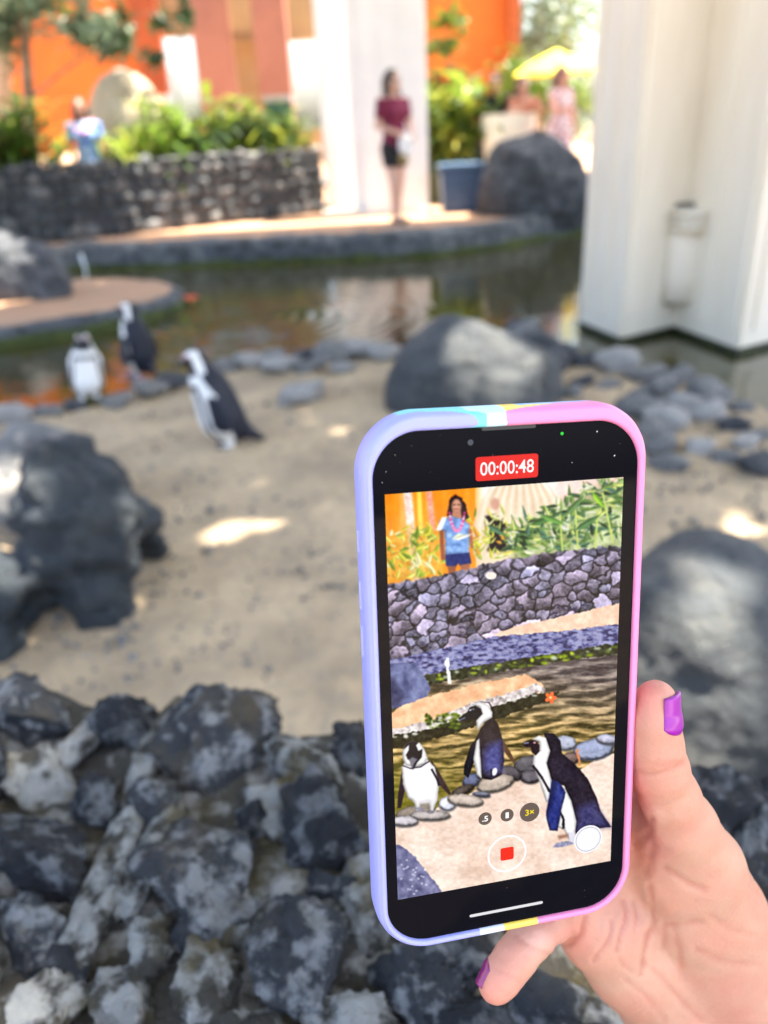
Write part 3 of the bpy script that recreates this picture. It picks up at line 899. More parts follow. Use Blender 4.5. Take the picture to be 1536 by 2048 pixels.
for k, (px, py, y, s, lab) in enumerate([(1075, 30, 23.0, 1.0, 'airy tree with small leaves against the sky, right of the orange wall'), (1130, 60, 26.0, 1.2, 'taller airy tree behind the yellow parasol'),
                                         (1090, 150, 18.0, .5, 'dense green bush under the yellow parasol')]):
    tb = D(px, 280, y)
    if s == .5:
        tree(lab, (tb.x, y, PZ), [(tb.x, y, PZ), D(px, 200, y)], [.06, .04], [(D(px - 30, 195, y), (.6, .4, .45)), (D(px + 40, 190, y), (.6, .4, .45)), (D(px - 60, 160, y), (.3, .3, .4))], 1500, .10, M['leaf'], M['bark'], 30)
    else:
        tree(lab, (tb.x, y, PZ), [(tb.x, y, PZ), D(px, 120, y), D(px + 10, -60, y)], [.14, .1, .05], [(D(px, 30, y), (1.0, .8, .9)), (D(px + 30, -40, y), (1.2, .9, .9)), (D(px - 30, 90, y), (.7, .6, .4))], 1100, .13, M['leaf_grey'] if k == 0 else M['leaf'], M['bark'], 31 + k)
# bright shrubbery seen through the building
r = random.Random(2)
for k, (px, y) in enumerate([(345, 31), (465, 33), (600, 32), (1100, 30)]):
    tb = D(px, 275, y)
    tree('far sunlit bush seen through the open ground floor of the building', (tb.x, y, PZ), [(tb.x, y, PZ), (tb.x, y, 1.2)], [.1, .05], [((tb.x, y, .7), (1.4, 1.0, .6)), ((tb.x + .6, y, 1.1), (.8, .8, .5))], 700, .16, M['leaf_grey'], M['bark'], 50 + k, 'far bushes beyond the building')

# ------------------------------------------------------------------ wicker dome
def wicker_dome():
    y = 13.4; c = D(258, 250, y); k = mpp(c); R = 80 * k
    root = empty('wicker_dome', (c.x, y, PZ + .4)); tag(root, 'pale ribbed wicker dome standing among the plants', 'wicker dome')
    n, m = 72, 14; H = D(258, 134, y).z - (PZ + .4)
    V = []
    for j in range(m + 1):
        t = j / m; a = t * math.pi * .5
        r0 = R * (.90 + .10 * math.sin(t * 2.6)) * max(1 - t ** 3.2, 0) ** .5 + .03
        for i in range(n):
            q = r0 * (1 + (.018 if i % 2 else -.018)); b = i / n * 2 * math.pi
            V.append((q * math.cos(b), q * math.sin(b), H * t))
    F = [(j * n + i, j * n + (i + 1) % n, (j + 1) * n + (i + 1) % n, (j + 1) * n + i) for j in range(m) for i in range(n)]
    F.append(tuple(m * n + i for i in range(n)))
    mesh_obj('shell', V, F, M['wicker'], root, False)
    for t in (.25, .55, .8):
        a = t * math.pi * .5; r0 = R * (.90 + .10 * math.sin(t * 2.6)) * (1 - t ** 3.2) ** .5 + .045
        b = MB(); b.tube([(r0 * math.cos(i / 40 * 6.2832), r0 * math.sin(i / 40 * 6.2832), H * t) for i in range(41)], [.012] * 41, 5); b.build('hoop', M['wicker'], root, True)
wicker_dome()

# ------------------------------------------------------------------ bins, parasol, planter, flower, spout
def tub(name, label, px0, px1, py0, py1, y, dep, m, lid_m, cat='bin'):
    p = D(px0, py1, y); q = D(px1, py0, y); w = q.x - p.x; h = q.z - p.z
    root = empty(name, ((p.x + q.x) / 2, y + dep / 2, p.z)); tag(root, label, cat)
    b = MB(); t = .9
    vs = [(sx * w / 2 * s, sy * dep / 2 * s, z) for z, s in ((0, t), (h * .9, 1)) for sx, sy in ((-1, -1), (1, -1), (1, 1), (-1, 1))]
    b.add(vs, [(3, 2, 1, 0), (4, 5, 6, 7), (0, 1, 5, 4), (1, 2, 6, 5), (2, 3, 7, 6), (3, 0, 4, 7)]); bevel(b.build('body', m, root), .02)
    b = MB(); b.box((0, 0, h * .945), (w * 1.06, dep * 1.06, h * .09)); bevel(b.build('lid', lid_m, root), .012)
    for s in (-1, 1):
        b = MB(); b.box((s * w * .5, 0, h * .8), (.04, dep * .4, .05)); b.build('handle', m, root)
lid = mat('blue_lid', (0.07, 0.13, 0.22), .5)
yb_ = U(930, 426, PZ).y
tub('storage_bin', 'large blue plastic bin with a lid on the far path', 884, 982, 324, 428, yb_, .5, M['bin_blue'], lid)
tub('trash_bin', 'dark teal bin half hidden by plants before the columns', 540, 580, 188, 330, 15.0, .35, M['bin_teal'], M['metal'])
def planter():
    y = 13.2; p = D(962, 290, y); q = D(1072, 225, y); w = q.x - p.x; z0 = PZ + .42; h = q.z - z0
    root = empty('planter_bowl', ((p.x + q.x) / 2, y, z0)); tag(root, 'wide cream bowl planter in front of the group of people', 'planter')
    b = MB(); n = 28; prof = [(0, 0), (.34, 0), (.42, .12), (.5, .8), (.5, .98), (.45, 1.0), (.44, .88), (0, .85)]
    vs = [(r0 * w * math.cos(i / n * 6.2832), r0 * w * .8 * math.sin(i / n * 6.2832), z * h) for r0, z in prof for i in range(n)]
    b.add(vs, [(j * n + i, j * n + (i + 1) % n, (j + 1) * n + (i + 1) % n, (j + 1) * n + i) for j in range(len(prof) - 1) for i in range(n)])
    b.build('bowl', M['cream'], root, True)
    b = MB(); b.tube([(w * .505 * math.cos(i / 30 * 6.2832), w * .404 * math.sin(i / 30 * 6.2832), h * .98) for i in range(31)], [.018] * 31, 6); b.build('rim', M['cream'], root, True)
planter()
def parasol():
    y = 16.0; c = D(1112, 128, y); k = mpp(c); R = 85 * k
    root = empty('parasol', (c.x, y, PZ)); tag(root, 'yellow parasol open behind the people', 'parasol')
    zt = D(1112, 98, y).z - PZ; ze = D(1112, 146, y).z - PZ
    b = MB(); b.tube([(0, 0, 0), (0, 0, zt)], [.022, .018], 8); b.build('pole', M['metal'], root)
    for i in range(8):
        a0, a1 = i / 8 * 6.2832, (i + 1) / 8 * 6.2832; vs = [(0, 0, zt)]
        for t in (.5, 1.0):
            for a in (a0, (a0 + a1) / 2, a1):
                s = .965 if a == (a0 + a1) / 2 else 1.0
                vs.append((R * t * s * math.cos(a), R * t * s * math.sin(a), zt + (ze - zt) * t ** 1.2 - (.02 if s < 1 else 0)))
        b = MB(); b.add(vs, [(0, 1, 2), (0, 2, 3), (1, 4, 5, 2), (2, 5, 6, 3)]); b.build('canopy_panel', M['yellow'], root, True)
    b = MB(); b.tube([(0, 0, 0), (0, 0, .08)], [.25, .25], 16); b.build('base', M['metal'], root)
parasol()
def flower():
    c = U(382, 606, WZ + .012); k = mpp(c)
    root = empty('floating_flower', c); tag(root, 'orange red flower floating on the pond', 'flower')
    m = mat('petal', (0.75, 0.10, 0.03), .6)
    for i in range(5):
        b = MB(); a = i / 5 * 6.28; vs = []
        d = Vector((math.cos(a), math.sin(a), 0)); s = Vector((-d.y, d.x, 0)); R = 17 * k
        for t, w, z in ((0, .15, 0), (.4, .55, .5), (.8, .62, .75), (1.05, .2, .5)):
            vs += [d * R * t - s * w * R * .6 + Vector((0, 0, z * R * .9 + .004)), d * R * t + s * w * R * .6 + Vector((0, 0, z * R * .9 + .004))]
        b.add(vs, [(0, 1, 3, 2), (2, 3, 5, 4), (4, 5, 7, 6)]); b.build('petal', m, root, True)
    b = MB(); b.tube([(0, 0, 0), (0, 0, .05)], [.012, .008], 6); b.build('pistil', M['yellow'], root)
flower()
def spout():
    c = U(172, 552, WZ); h = D(172, 508, c.y).z - WZ
    m = mat('white_water', (.75, .8, .82), .25)
    b = MB(); b.tube([(0, 0, -.02), (.01, 0, h * .25), (0, .02, h * .5), (-.015, .03, h * .8), (-.02, .04, h)], [.022, .010, .014, .018, .012], 8)
    o = b.build('water_spout', m, None, True); o.location = c
    tag(o, 'thin white trickle of water falling into the pond by the island', 'water jet')
spout()

# ------------------------------------------------------------------ people
M['skin_v'] = mat('skin', (0.6, 0.36, 0.25), 0.5, vcol='Col', sss=0.15)
def cloth(name, c, c2=None, sc=8.0):
    return mat(name, c, 0.85, c2, sc, lo=.47, hi=.53) if c2 else mat(name, c, 0.85)
def person(label, loc, face, H, top, low, hair_c, skin=(0.55, 0.31, 0.21), arms=None, sleeve=.5, dress=False, shorts=.10, long_hair=True, shoe=(0.03, 0.03, 0.03), h=.011, lei=None, step=.03):
    """standing figure facing local -Y; every length is a share of the height"""
    root = empty('person', loc, face); tag(root, label, 'person')
    arms = arms or {-1: ((-.135, -.01, .65), (-.12, -.06, .50)), 1: ((.135, -.01, .65), (.12, -.06, .50))}
    S = lambda lo, hi: SDF(np.array(lo) * H, np.array(hi) * H, h)
    v = lambda *a: tuple(x * H for x in a)
    def limbs(s, e=0.0):
        for sd in (-1, 1):
            st = step * sd
            s.cap(v(sd * .05, 0, .50), v(sd * .052, -.01 + st, .285), (.052 + e) * H, (.034 + e) * H, k=.02)
            s.cap(v(sd * .052, -.01 + st, .285), v(sd * .05, .01 + st * 1.5, .05), (.034 + e) * H, (.02 + e) * H, k=.015)
    def torso(s, e=0.0):
        s.ell(v(0, .0, .52), v(.098 + e, .07 + e, .075 + e), k=.03)
        s.ell(v(0, .0, .62), v(.08 + e, .06 + e, .10 + e), k=.04)
        s.ell(v(0, .0, .735), v(.098 + e, .068 + e, .095 + e), k=.04)
        s.cap(v(-.09, 0, .80), v(.09, 0, .80), (.035 + e) * H, k=.03)
        for sd in (-1, 1): s.ell(v(sd * .042, -.052, .725), v(.036 + e, .03 + e, .035 + e), k=.03)
    def arm(s, sd, e=0.0, t=1.0):
        el, ha = arms[sd]
        sh = Vector((sd * .105, 0, .80)); el = Vector(el); ha = Vector(ha)
        s.cap(v(*sh), v(*sh.lerp(el, min(t, 1))), (.029 + e) * H, (.023 + e) * H, k=.02)
        if t >= 1:
            s.cap(v(*el), v(*ha), .023 * H, .015 * H, k=.012)
            d = (ha - el).normalized(); q = d.cross(Vector((0, 0, 1)) if abs(d.z) < .9 else Vector((0, 1, 0))).normalized()
            s.ell(v(*(ha + d * .02)), v(.018, .014, .026), k=.01)
            for f in range(4): s.cap(v(*(ha + d * .03 + q * (.007 * (f - 1.5)))), v(*(ha + d * .062 + q * (.008 * (f - 1.5)))), .006 * H, .004 * H, k=.003)
            s.cap(v(*(ha + d * .012)), v(*(ha + d * .035 + q * .025)), .006 * H, .005 * H, k=.003)
    lo_ = [-.34, -.36, -.02]; hi_ = [.34, .30, 1.04]
    s = S(lo_, hi_)
    torso(s); limbs(s)
    for sd in (-1, 1):
        arm(s, sd)
        st = step * sd * 1.5
        s.cap(v(sd * .05, .015 + st, .025), v(sd * .055, -.075 + st, .018), .022 * H, .018 * H, k=.01)
    s.cap(v(0, .01, .81), v(0, -.005, .88), .032 * H, .03 * H, k=.02)
    s.ell(v(0, -.008, .925), v(.046, .055, .066), k=.015)
    s.ell(v(0, -.03, .895), v(.03, .03, .03), k=.015)
    s.cap(v(0, -.058, .93), v(0, -.072, .912), .006 * H, .009 * H, k=.008)
    for sd in (-1, 1): s.ell(v(sd * .047, .0, .92), v(.006, .014, .018), k=.005)
    V, F = s.mesh(1)
    P = V / H; C = np.tile(np.array(skin), (len(V), 1))
    front = P[:, 1] < -.03
    for sd in (-1, 1):
        d = np.hypot(P[:, 0] - sd * .018, P[:, 2] - .932); C[(d < .009) & front] = (0.03, .02, .02)
        d = np.abs(P[:, 2] - .947) + np.abs(np.abs(P[:, 0]) - .02) * .3; C[(d < .008) & front & (P[:, 2] > .94)] = (.06, .04, .03)
    C[(np.abs(P[:, 2] - .888) < .006) & (np.abs(P[:, 0]) < .018) & front] = (.42, .12, .10)
    np_mesh('body', V, F, M['skin_v'], root, C)
    # top
    s = S(lo_, hi_); torso(s, .010)
    for sd in (-1, 1): arm(s, sd, .009, sleeve)
    if dress:
        s.cap(v(0, 0, .55), v(0, 0, .22), .10 * H, .13 * H, k=.04); s.clip(2, .20 * H, .825 * H)
    else: s.clip(2, .50 * H, .825 * H)
    V, F = s.mesh(1)
    N = normals(V, F); V = V + N * (.004 * fbm(V, 14, 2, 1.0))[:, None]
    np_mesh('dress' if dress else 'top', V, F, top, root)
    if not dress:
        s = S(lo_, hi_); s.ell(v(0, .0, .52), v(.106, .078, .082), k=.03)
        for sd in (-1, 1):
            st = step * sd
            s.cap(v(sd * .05, 0, .50), v(sd * .052, -.01 + st, .285), .066 * H, .05 * H, k=.02)
            if shorts > .3: s.cap(v(sd * .052, -.01 + st, .285), v(sd * .05, .01 + st * 1.5, .05), .05 * H, .034 * H, k=.02)
        s.clip(2, (.50 - shorts) * H, .575 * H)
        V, F = s.mesh(1); np_mesh('shorts' if shorts < .3 else 'trousers', V, F, low, root)
    # hair
    s = S([-.12, -.12, .66], [.12, .16, 1.03])
    s.ell(v(0, .010, .938), v(.056, .060, .068), k=.01)
    if long_hair:
        s.cap(v(0, .035, .92), v(0, .05, .76), .05 * H, .04 * H, k=.03)
        for sd in (-1, 1): s.cap(v(sd * .042, .02, .93), v(sd * .06, .005, .80), .022 * H, .026 * H, k=.03)
    s.ell(v(0, -.075, .905), v(.046, .06, .058), k=.012, op='sub')
    V, F = s.mesh(1); N = normals(V, F); V = V + N * (.008 * fbm(V, 22, 3, 2.0))[:, None]
    np_mesh('hair', V, F, mat('hair', hair_c, .55, bump=.5, bscale=60, stretch=(1, 1, .15)), root)
    # shoes
    for sd in (-1, 1):
        st = step * sd * 1.5; s = S([-.12, -.2, -.02], [.12, .14, .08])
        s.cap(v(sd * .05, .02 + st, .018), v(sd * .056, -.085 + st, .012), .027 * H, .022 * H, k=.01); s.clip(2, -.002, .032 * H)
        V, F = s.mesh(1); np_mesh('shoe', V, F, mat('shoe', shoe, .7), root)
    return root

fw = U(795, 446, PZ)
maroon = cloth('maroon_top', (0.17, 0.012, 0.045)); black = cloth('black_cloth', (0.012, 0.012, 0.014))
pw = person('woman in a maroon top and black shorts standing before the white pillar', fw, rad(38), 1.74, maroon, black, (0.035, 0.018, 0.010), (0.62, 0.38, 0.28),
            {-1: ((-.125, .03, .655), (-.07, -.12, .60)), 1: ((.135, -.02, .66), (.06, -.13, .58))}, .55, shorts=.115, h=.010)
def shirt_bundle():
    s = SDF((-.2, -.35, .7), (.25, .05, 1.1), .01)
    s.ell((.02, -.21, .97), (.10, .06, .07), k=.03); s.ell((.06, -.2, .88), (.07, .05, .12), k=.05); s.ell((-.04, -.2, .9), (.05, .05, .1), k=.05)
    V, F = s.mesh(1); N = normals(V, F); V = V + N * (.012 * fbm(V, 16, 3, 4.0))[:, None]
    o = np_mesh('cloth_bundle', V, F, M['white']); o.matrix_world = Matrix.Translation(fw) @ Matrix.Rotation(rad(38), 4, 'Z')
    tag(o, 'crumpled white cloth held at the waist by the woman in maroon', 'cloth')
    s = SDF((-.25, -.3, .6), (.25, .1, .9), .01)
    s.ell((.0, -.155, .76), (.075, .03, .055), k=.01); V, F = s.mesh(1)
    o = np_mesh('waist_bag', V, F, mat('tan_leather', (.35, .26, .10), .6)); o.matrix_world = Matrix.Translation(fw) @ Matrix.Rotation(rad(38), 4, 'Z')
    tag(o, 'small tan bag hanging at the hip of the woman in maroon', 'bag')
shirt_bundle()
tie = cloth('tie_dye_shirt', (0.16, 0.28, 0.72), (0.42, 0.55, 0.82), 7.0); denim = cloth('denim', (0.02, 0.03, 0.10))
yq = WA.lerp(WB, .42).y + 1.15
hd = D(155, 197, yq); H = 1.60
pb = person('woman in a pale blue shirt and denim shorts with long dark hair behind the wall', (hd.x, yq, hd.z - H), rad(14), H, tie, denim, (0.03, 0.015, 0.010), (0.36, 0.17, 0.10), None, .55, shorts=.10, h=.012)
b = MB(); b.tube([(.115 * math.sin(a) , -.02 - .115 * math.cos(a) if math.cos(a) > 0 else -.02 - .05 * math.cos(a), 1.32 - .13 * max(math.cos(a), -.1)) for a in [i / 24 * 6.2832 for i in range(25)]], [.022] * 25, 6)
lei = b.build('flower_lei', mat('lei', (.55, .06, .25), .8, (.8, .45, .6), 30.0), None, True)
lei.matrix_world = Matrix.Translation((hd.x, yq, hd.z - H)) @ Matrix.Rotation(rad(14), 4, 'Z')
tag(lei, 'pink flower lei worn by the woman in the pale blue shirt', 'lei')
hd = D(14, 268, yq - .1)
person('person in dark purple clothes at the far left edge behind the wall', (hd.x, yq - .1, hd.z - 1.25), rad(60), 1.25, cloth('purple_top', (.05, .035, .10)), cloth('grey_blue', (.12, .16, .25)), (.02, .012, .01), (.4, .22, .15), h=.014)
yt = 13.6
hd = D(990, 146, yt)
person('man in a black shirt, leftmost of the three people by the planter', (hd.x, yt, hd.z - 1.75), rad(-20), 1.75, cloth('black_shirt', (.012, .014, .025)), cloth('grey_short', (.10, .10, .11)), (.10, .06, .03), (.62, .36, .27), long_hair=False, h=.014)
hd = D(1045, 152, yt - .3)
person('woman with raised arms taking a picture, middle one of the three people', (hd.x, yt - .3, hd.z - 1.66), rad(20), 1.66, cloth('rust_top', (.42, .15, .09)), cloth('brown_short', (.16, .09, .06)), (.14, .07, .05), (.55, .29, .2),
       {-1: ((-.15, -.10, .70), (-.05, -.22, .80)), 1: ((.15, -.10, .70), (.05, -.22, .80))}, .35, h=.014)
hd = D(1125, 130, yt - .8)
person('woman in a pink flowered dress, nearest the cream column', (hd.x, yt - .8, hd.z - 1.78), rad(35), 1.78, cloth('flowered_dress', (.50, .22, .20), (.72, .60, .62), 16.0), None, (.16, .07, .05), (.62, .30, .21),
       {-1: ((-.16, -.06, .68), (-.16, -.2, .66)), 1: ((.135, -.02, .65), (.12, -.08, .52))}, .25, dress=True, h=.014)

# ------------------------------------------------------------------ penguins
M['penguin'] = mat('penguin', (0.5, .5, .5), 0.5, vcol='Col', bump=.25, bscale=120, bdist=.003, spec=.25)
def penguin(label, feet, height, heading, lean, head_yaw, flip=(.35, .35), hunch=0.0, side_lean=0.0):
    """beak towards local +X; drawn upright, then leant over the feet"""
    K = height / .47
    s = SDF((-.20, -.20, -.015), (.20, .20, .52), .006)
    s.ell((-.005, 0, .20), (.090, .094, .155), k=.02)
    s.ell((.0, 0, .125), (.094, .100, .09), k=.04)
    s.cap((.0, 0, .30), (.008, 0, .40 - hunch), .058, .042, k=.05)
    hz = .425 - hunch
    Rh = Matrix.Rotation(head_yaw, 3, 'Z')
    hp = lambda x, y, z: tuple(Vector((.008, 0, hz)) + Rh @ Vector((x, y, z)))
    s.ell(hp(.008, 0, 0), (.046, .037, .037), R=Rh, k=.02)
    s.cap(hp(.04, 0, -.006), hp(.085, 0, -.012), .014, .008, k=.014)
    s.cap(hp(.085, 0, -.012), hp(.094, 0, -.020), .008, .005, k=.004)
    s.cap((-.06, 0, .07), (-.125, 0, .025), .035, .012, k=.03)
    for i, sd in enumerate((-1, 1)):
        a = flip[i]
        sh = Vector((-.005, sd * .088, .275)); e = sh + Vector((-.02, sd * math.sin(a) * .17, -math.cos(a) * .17))
        d = (e - sh).normalized(); x = Vector((1, 0, 0)); y = d.cross(x).normalized(); x = y.cross(d)
        s.ell(tuple(sh.lerp(e, .5)), (.032, .010, .098), R=Matrix((x, y, d)).transposed(), k=.015)
        s.cap((.0, sd * .042, .07), (.012, sd * .045, .02), .024, .016, k=.02)
        for t in (-.35, 0, .35):
            s.cap((.012, sd * .045, .012), (.062 * math.cos(t) + .01, sd * .045 + .055 * math.sin(t), .005), .012, .009, k=.012)
    V, F = s.mesh(1)
    # plumage: black back and flippers, white front, black band and face
    nz = .004 * fbm(V, 30, 2, 1)
    x, y, z = V[:, 0] + nz, V[:, 1], V[:, 2] + nz
    blk = np.array((.014, .016, .026)); wht = np.array((.78, .77, .74)); C = np.tile(wht, (len(V), 1))
    ang = np.abs(np.degrees(np.arctan2(y, x)))
    body = z < .36 - hunch
    C[body & (ang > 108 - 25 * np.clip((z - .25) / .1, 0, 1))] = blk
    band = body & (ang > 52) & (ang < 66) & (z > .06) & (z < .30)
    band |= body & (ang <= 66) & (np.abs(z - .292) < .011)
    C[band] = blk
    C[(x < -.062) & (z < .10)] = blk
    fl = (np.abs(y) > .098) & (z < .30) & (z > .06)
    C[fl] = blk
    L = np.array([Rh.transposed() @ Vector((a - .008, b, c - hz)) for a, b, c in V])
    hd = z > .36 - hunch
    hx, hy, hzz = L[:, 0], np.abs(L[:, 1]), L[:, 2]
    top = np.degrees(np.arctan2(hzz + .004, hx + .0))          # 0 = beak, 90 = crown
    C[hd] = wht
    C[hd & (hx < -.020)] = blk                                   # back of the head and nape
    C[hd & (hzz > .018) & (hy < .020)] = blk                     # crown
    C[hd & (hx > .012) & (hzz < .012)] = blk                      # mask and throat
    C[hd & (hx > .05)] = (.02, .02, .022)
    C[hd & (hx > .068) & (hx < .078)] = (.25, .24, .24)
    pk = hd & (hx > .022) & (hx < .046) & (hzz > .006) & (hzz < .017) & (hy > .012); C[pk] = (.55, .28, .27)
    C[(z < .022) & (x > -.04)] = (.045, .042, .045)
    V = V * K
    # lean: bend forward above the feet
    up = np.clip(V[:, 2] / (.12 * K), 0, 1); up = up * up * (3 - 2 * up)
    for ax, an in ((0, lean), (1, side_lean)):
        th = an * up; c, sn = np.cos(th), np.sin(th)
        a, zz = V[:, ax].copy(), V[:, 2].copy()
        V[:, ax] = c * a + sn * zz; V[:, 2] = -sn * a * .6 + c * zz + (1 - .6) * 0
    V[:, 2] = np.maximum(V[:, 2], 0)
    V[:, 2] -= V[:, 2].min()
    o = np_mesh('penguin', V, F, M['penguin'], None, C)
    o.location = feet; o.rotation_euler = (0, 0, heading)
    tag(o, label, 'penguin')
    # eyes
    for sd in (-1, 1):
        e = Vector((.008, 0, hz)) + Rh @ Vector((.026, sd * .0345, .008)); e *= K
        th = lean; ex = math.cos(th) * e.x + math.sin(th) * e.z; ez = -math.sin(th) * e.x * .6 + math.cos(th) * e.z
        ey = math.cos(side_lean) * e.y + math.sin(side_lean) * ez; ez2 = -math.sin(side_lean) * e.y * .6 + math.cos(side_lean) * ez
        Vi, Fi = ico(2); q = np_mesh('eye', Vi * .0055 * K, Fi, M_eye, o); q.location = (ex, ey, ez2)
    return o
M_eye = mat('eye', (.01, .008, .006), .1)
f = U(468, 893, 0.0)
penguin('big penguin leaning left on open sand, seen from its side with black back', f, .52, rad(184), .25, rad(8), (.30, .10), .02, -.05)
f = U(288, 752, 0.02)
penguin('penguin on the rim stones with its head turned left in profile', f, .46, rad(150), .05, rad(30), (.25, .42))
f = U(180, 800, 0.0)
penguin('smallest penguin facing the camera with its white belly, leftmost of the three', f, .42, rad(-72), .05, rad(-10), (.30, .45), .025, .09)
# ================================================================== the phone
RV = Vector((0.208023180, 0.214179683, 0.0547463095)); TV = Vector((33.4769847, -49.2607523, -209.430533))
PR = Matrix.Rotation(RV.length, 3, RV.normalized())
PHONE_M = cam.matrix_world @ Matrix.LocRotScale(TV * .001, PR, None)
def PL(px, py, z=0.0):
    """place on the phone's plane at height z (mm) met by the line of sight through a photograph pixel"""
    d = PR.transposed() @ Vector(((px - CX) / FPX, -(py - CY) / FPX, -1.0)); o = PR.transposed() @ (-TV)
    return o + d * ((z - o.z) / d.z)
def PJ(P):
    """phone millimetres to photograph pixels"""
    Q = np.asarray(P) @ np.array(PR).T + np.array(TV)
    return np.stack([CX + FPX * Q[:, 0] / -Q[:, 2], CY - FPX * Q[:, 1] / -Q[:, 2]], 1)
mm = 0.001
phone = empty('phone'); phone.matrix_world = PHONE_M; phone.empty_display_size = .02
tag(phone, 'smartphone in a pastel case filming the penguins, held up in a hand', 'phone')

def rrect(x0, x1, y0, y1, r, step=0.5, nc=26):
    """closed rounded outline, same point count on every outline with the same step counts"""
    pts = []
    for (cx, cy, a0) in ((x1 - r, y1 - r, 0), (x0 + r, y1 - r, 90), (x0 + r, y0 + r, 180), (x1 - r, y0 + r, 270)):
        for i in range(nc + 1):
            a = rad(a0 + 90 * i / nc); pts.append((cx + r * math.cos(a), cy + r * math.sin(a)))
    out = []
    nside = (150, 280, 150, 280)
    for c in range(4):
        seg = pts[c * (nc + 1):(c + 1) * (nc + 1)]; out += seg
        a = seg[-1]; b = pts[((c + 1) * (nc + 1)) % len(pts)]
        out += [(a[0] + (b[0] - a[0]) * k / nside[c], a[1] + (b[1] - a[1]) * k / nside[c]) for k in range(1, nside[c])]
    return np.array(out)

def phone_case():
    O = rrect(-38.4, 39.4, -74.9, 77.4, 15.5); I = rrect(-35.3, 36.2, -71.6, 72.6, 12.0)
    n = len(O)
    cen = np.array([.5, 1.2])
    rows = []
    def inset(d):
        return rrect(-38.4 + d, 39.4 - d, -74.9 + d, 77.4 - d, 15.5 - d)
    rows += [(inset(5.0), -11.2), (inset(2.6), -11.0), (inset(1.3), -10.4), (inset(.4), -9.2), (inset(.05), -7.6), (inset(0.0), -5.0), (inset(.1), -2.6), (inset(.45), -1.0), (inset(.95), .1), (inset(1.6), .75)]
    for s, z in ((.58, 1.05), (.72, 1.12), (.84, 1.05), (.93, .85), (.985, .5)): rows.append((O * (1 - s) + I * s, z))
    rows += [(I, .1), (I, -1.0)]
    fine = []
    for (p, z), (q, w_) in zip(rows[:-1], rows[1:]): fine += [(p + (q - p) * t, z + (w_ - z) * t) for t in (0, 1 / 3, 2 / 3)]
    rows = fine + [rows[-1]]
    V = np.concatenate([np.column_stack([p, np.full(n, z)]) for p, z in rows])
    m = len(rows); i = np.arange(n * m).reshape(m, n); j = np.roll(i, -1, 1)
    F = np.stack([i[:-1].ravel(), j[:-1].ravel(), j[1:].ravel(), i[1:].ravel()], 1)
    lav = np.array(srgb(150, 156, 226)[:3]); pink = np.array(srgb(224, 132, 178)[:3]); teal = np.array(srgb(110, 205, 226)[:3])
    lblue = np.array(srgb(186, 226, 246)[:3]); yel = np.array(srgb(244, 214, 92)[:3]); wht = np.array(srgb(214, 224, 250)[:3]); sky_ = np.array(srgb(140, 190, 240)[:3])
    x, y, z = V.T
    C = np.tile(lav, (len(V), 1))
    C[x > 2] = pink
    T = y > 55
    C[T & (x > -.8)] = pink
    u = (z + 4) / 6                              # along the top edge the coats swirl into each other
    C[T & (x > -28 + 0) & (x < -6.5 + 0) & (z < -1.2 + .10 * (x + 18))] = teal
    C[T & (x > -11) & (x < -.8) & (z < .9 + .25 * (x + 8)) & (y > 60)] = np.where(True, lblue, lblue)
    C[T & (x > -14) & (x < -6) & (np.abs(z - (.6 + .28 * (x + 8))) < .55) & (y > 60)] = teal
    C[T & (x > -.8) & (x < 13) & (z < .2 - .22 * (x + .8))] = yel
    C[T & (x > 4) & (x < 24) & (z < -3.2 - .1 * (x - 4))] = sky_
    Bt = y < -55
    C[Bt & (x > -8.6) & (x < -1.2)] = wht
    C[Bt & (x >= -1.2) & (x < 9.0)] = yel
    C[Bt & (x >= 9.0)] = pink
    C[Bt & (x <= -8.6)] = lav
    me_mat = mat('silicone_case', (0.5, .5, .8), 0.42, vcol='Col', sss=.06, sss_r=(.003, .002, .003), spec=.45)
    o = np_mesh('case', V * mm, F[:, ::-1], me_mat, phone, C)
    bb = MB(); p = rows[0][0] * mm
    bb.add([(q[0], q[1], -11.2 * mm) for q in p[::6]], [tuple(range(len(p[::6])))]); bb.build('case_back', mat('case_back', tuple(lav), .5), phone)
    # button bumps on the left side
    for py0, py1 in ((1062, 1100), (1165, 1215), (1255, 1310)):
        a = PL(728, py0, -5).y; b = PL(728, py1, -5).y
        s = SDF((-40, b - 2, -8), (-36, a + 2, -2), .25); s.cap((-38.0, a, -5), (-38.0, b, -5), .8, k=.3)
        Vb, Fb = s.mesh(1); np_mesh('side_button', Vb * mm, Fb, me_mat, phone, np.tile(lav, (len(Vb), 1)))
phone_case()

def flat(name, pts, z, m, parent=phone, thick=.06):
    """thin plate on the phone's face, pts in millimetres"""
    b = MB(); b.prism([(p[0] * mm, p[1] * mm) for p in pts], (z - thick) * mm, z * mm)
    return b.build(name, m, parent)
glass_m = mat('black_glass', (0.004, 0.004, 0.006), .035, spec=.05)
g_ = rrect(-35.6, 36.4, -73.0, 73.0, 12.6)[::4]
flat('glass', g_, 0.0, glass_m, phone, .8)
ES = 2.0 ** -EXPOSURE
def glow(name, r, g, b, k=1.0):
    c = srgb(r, g, b)
    m = mat(name, (0, 0, 0), .3, emit=c, estr=ES * k, spec=.2); return m
W_TEX, H_TEX = 576, 1024

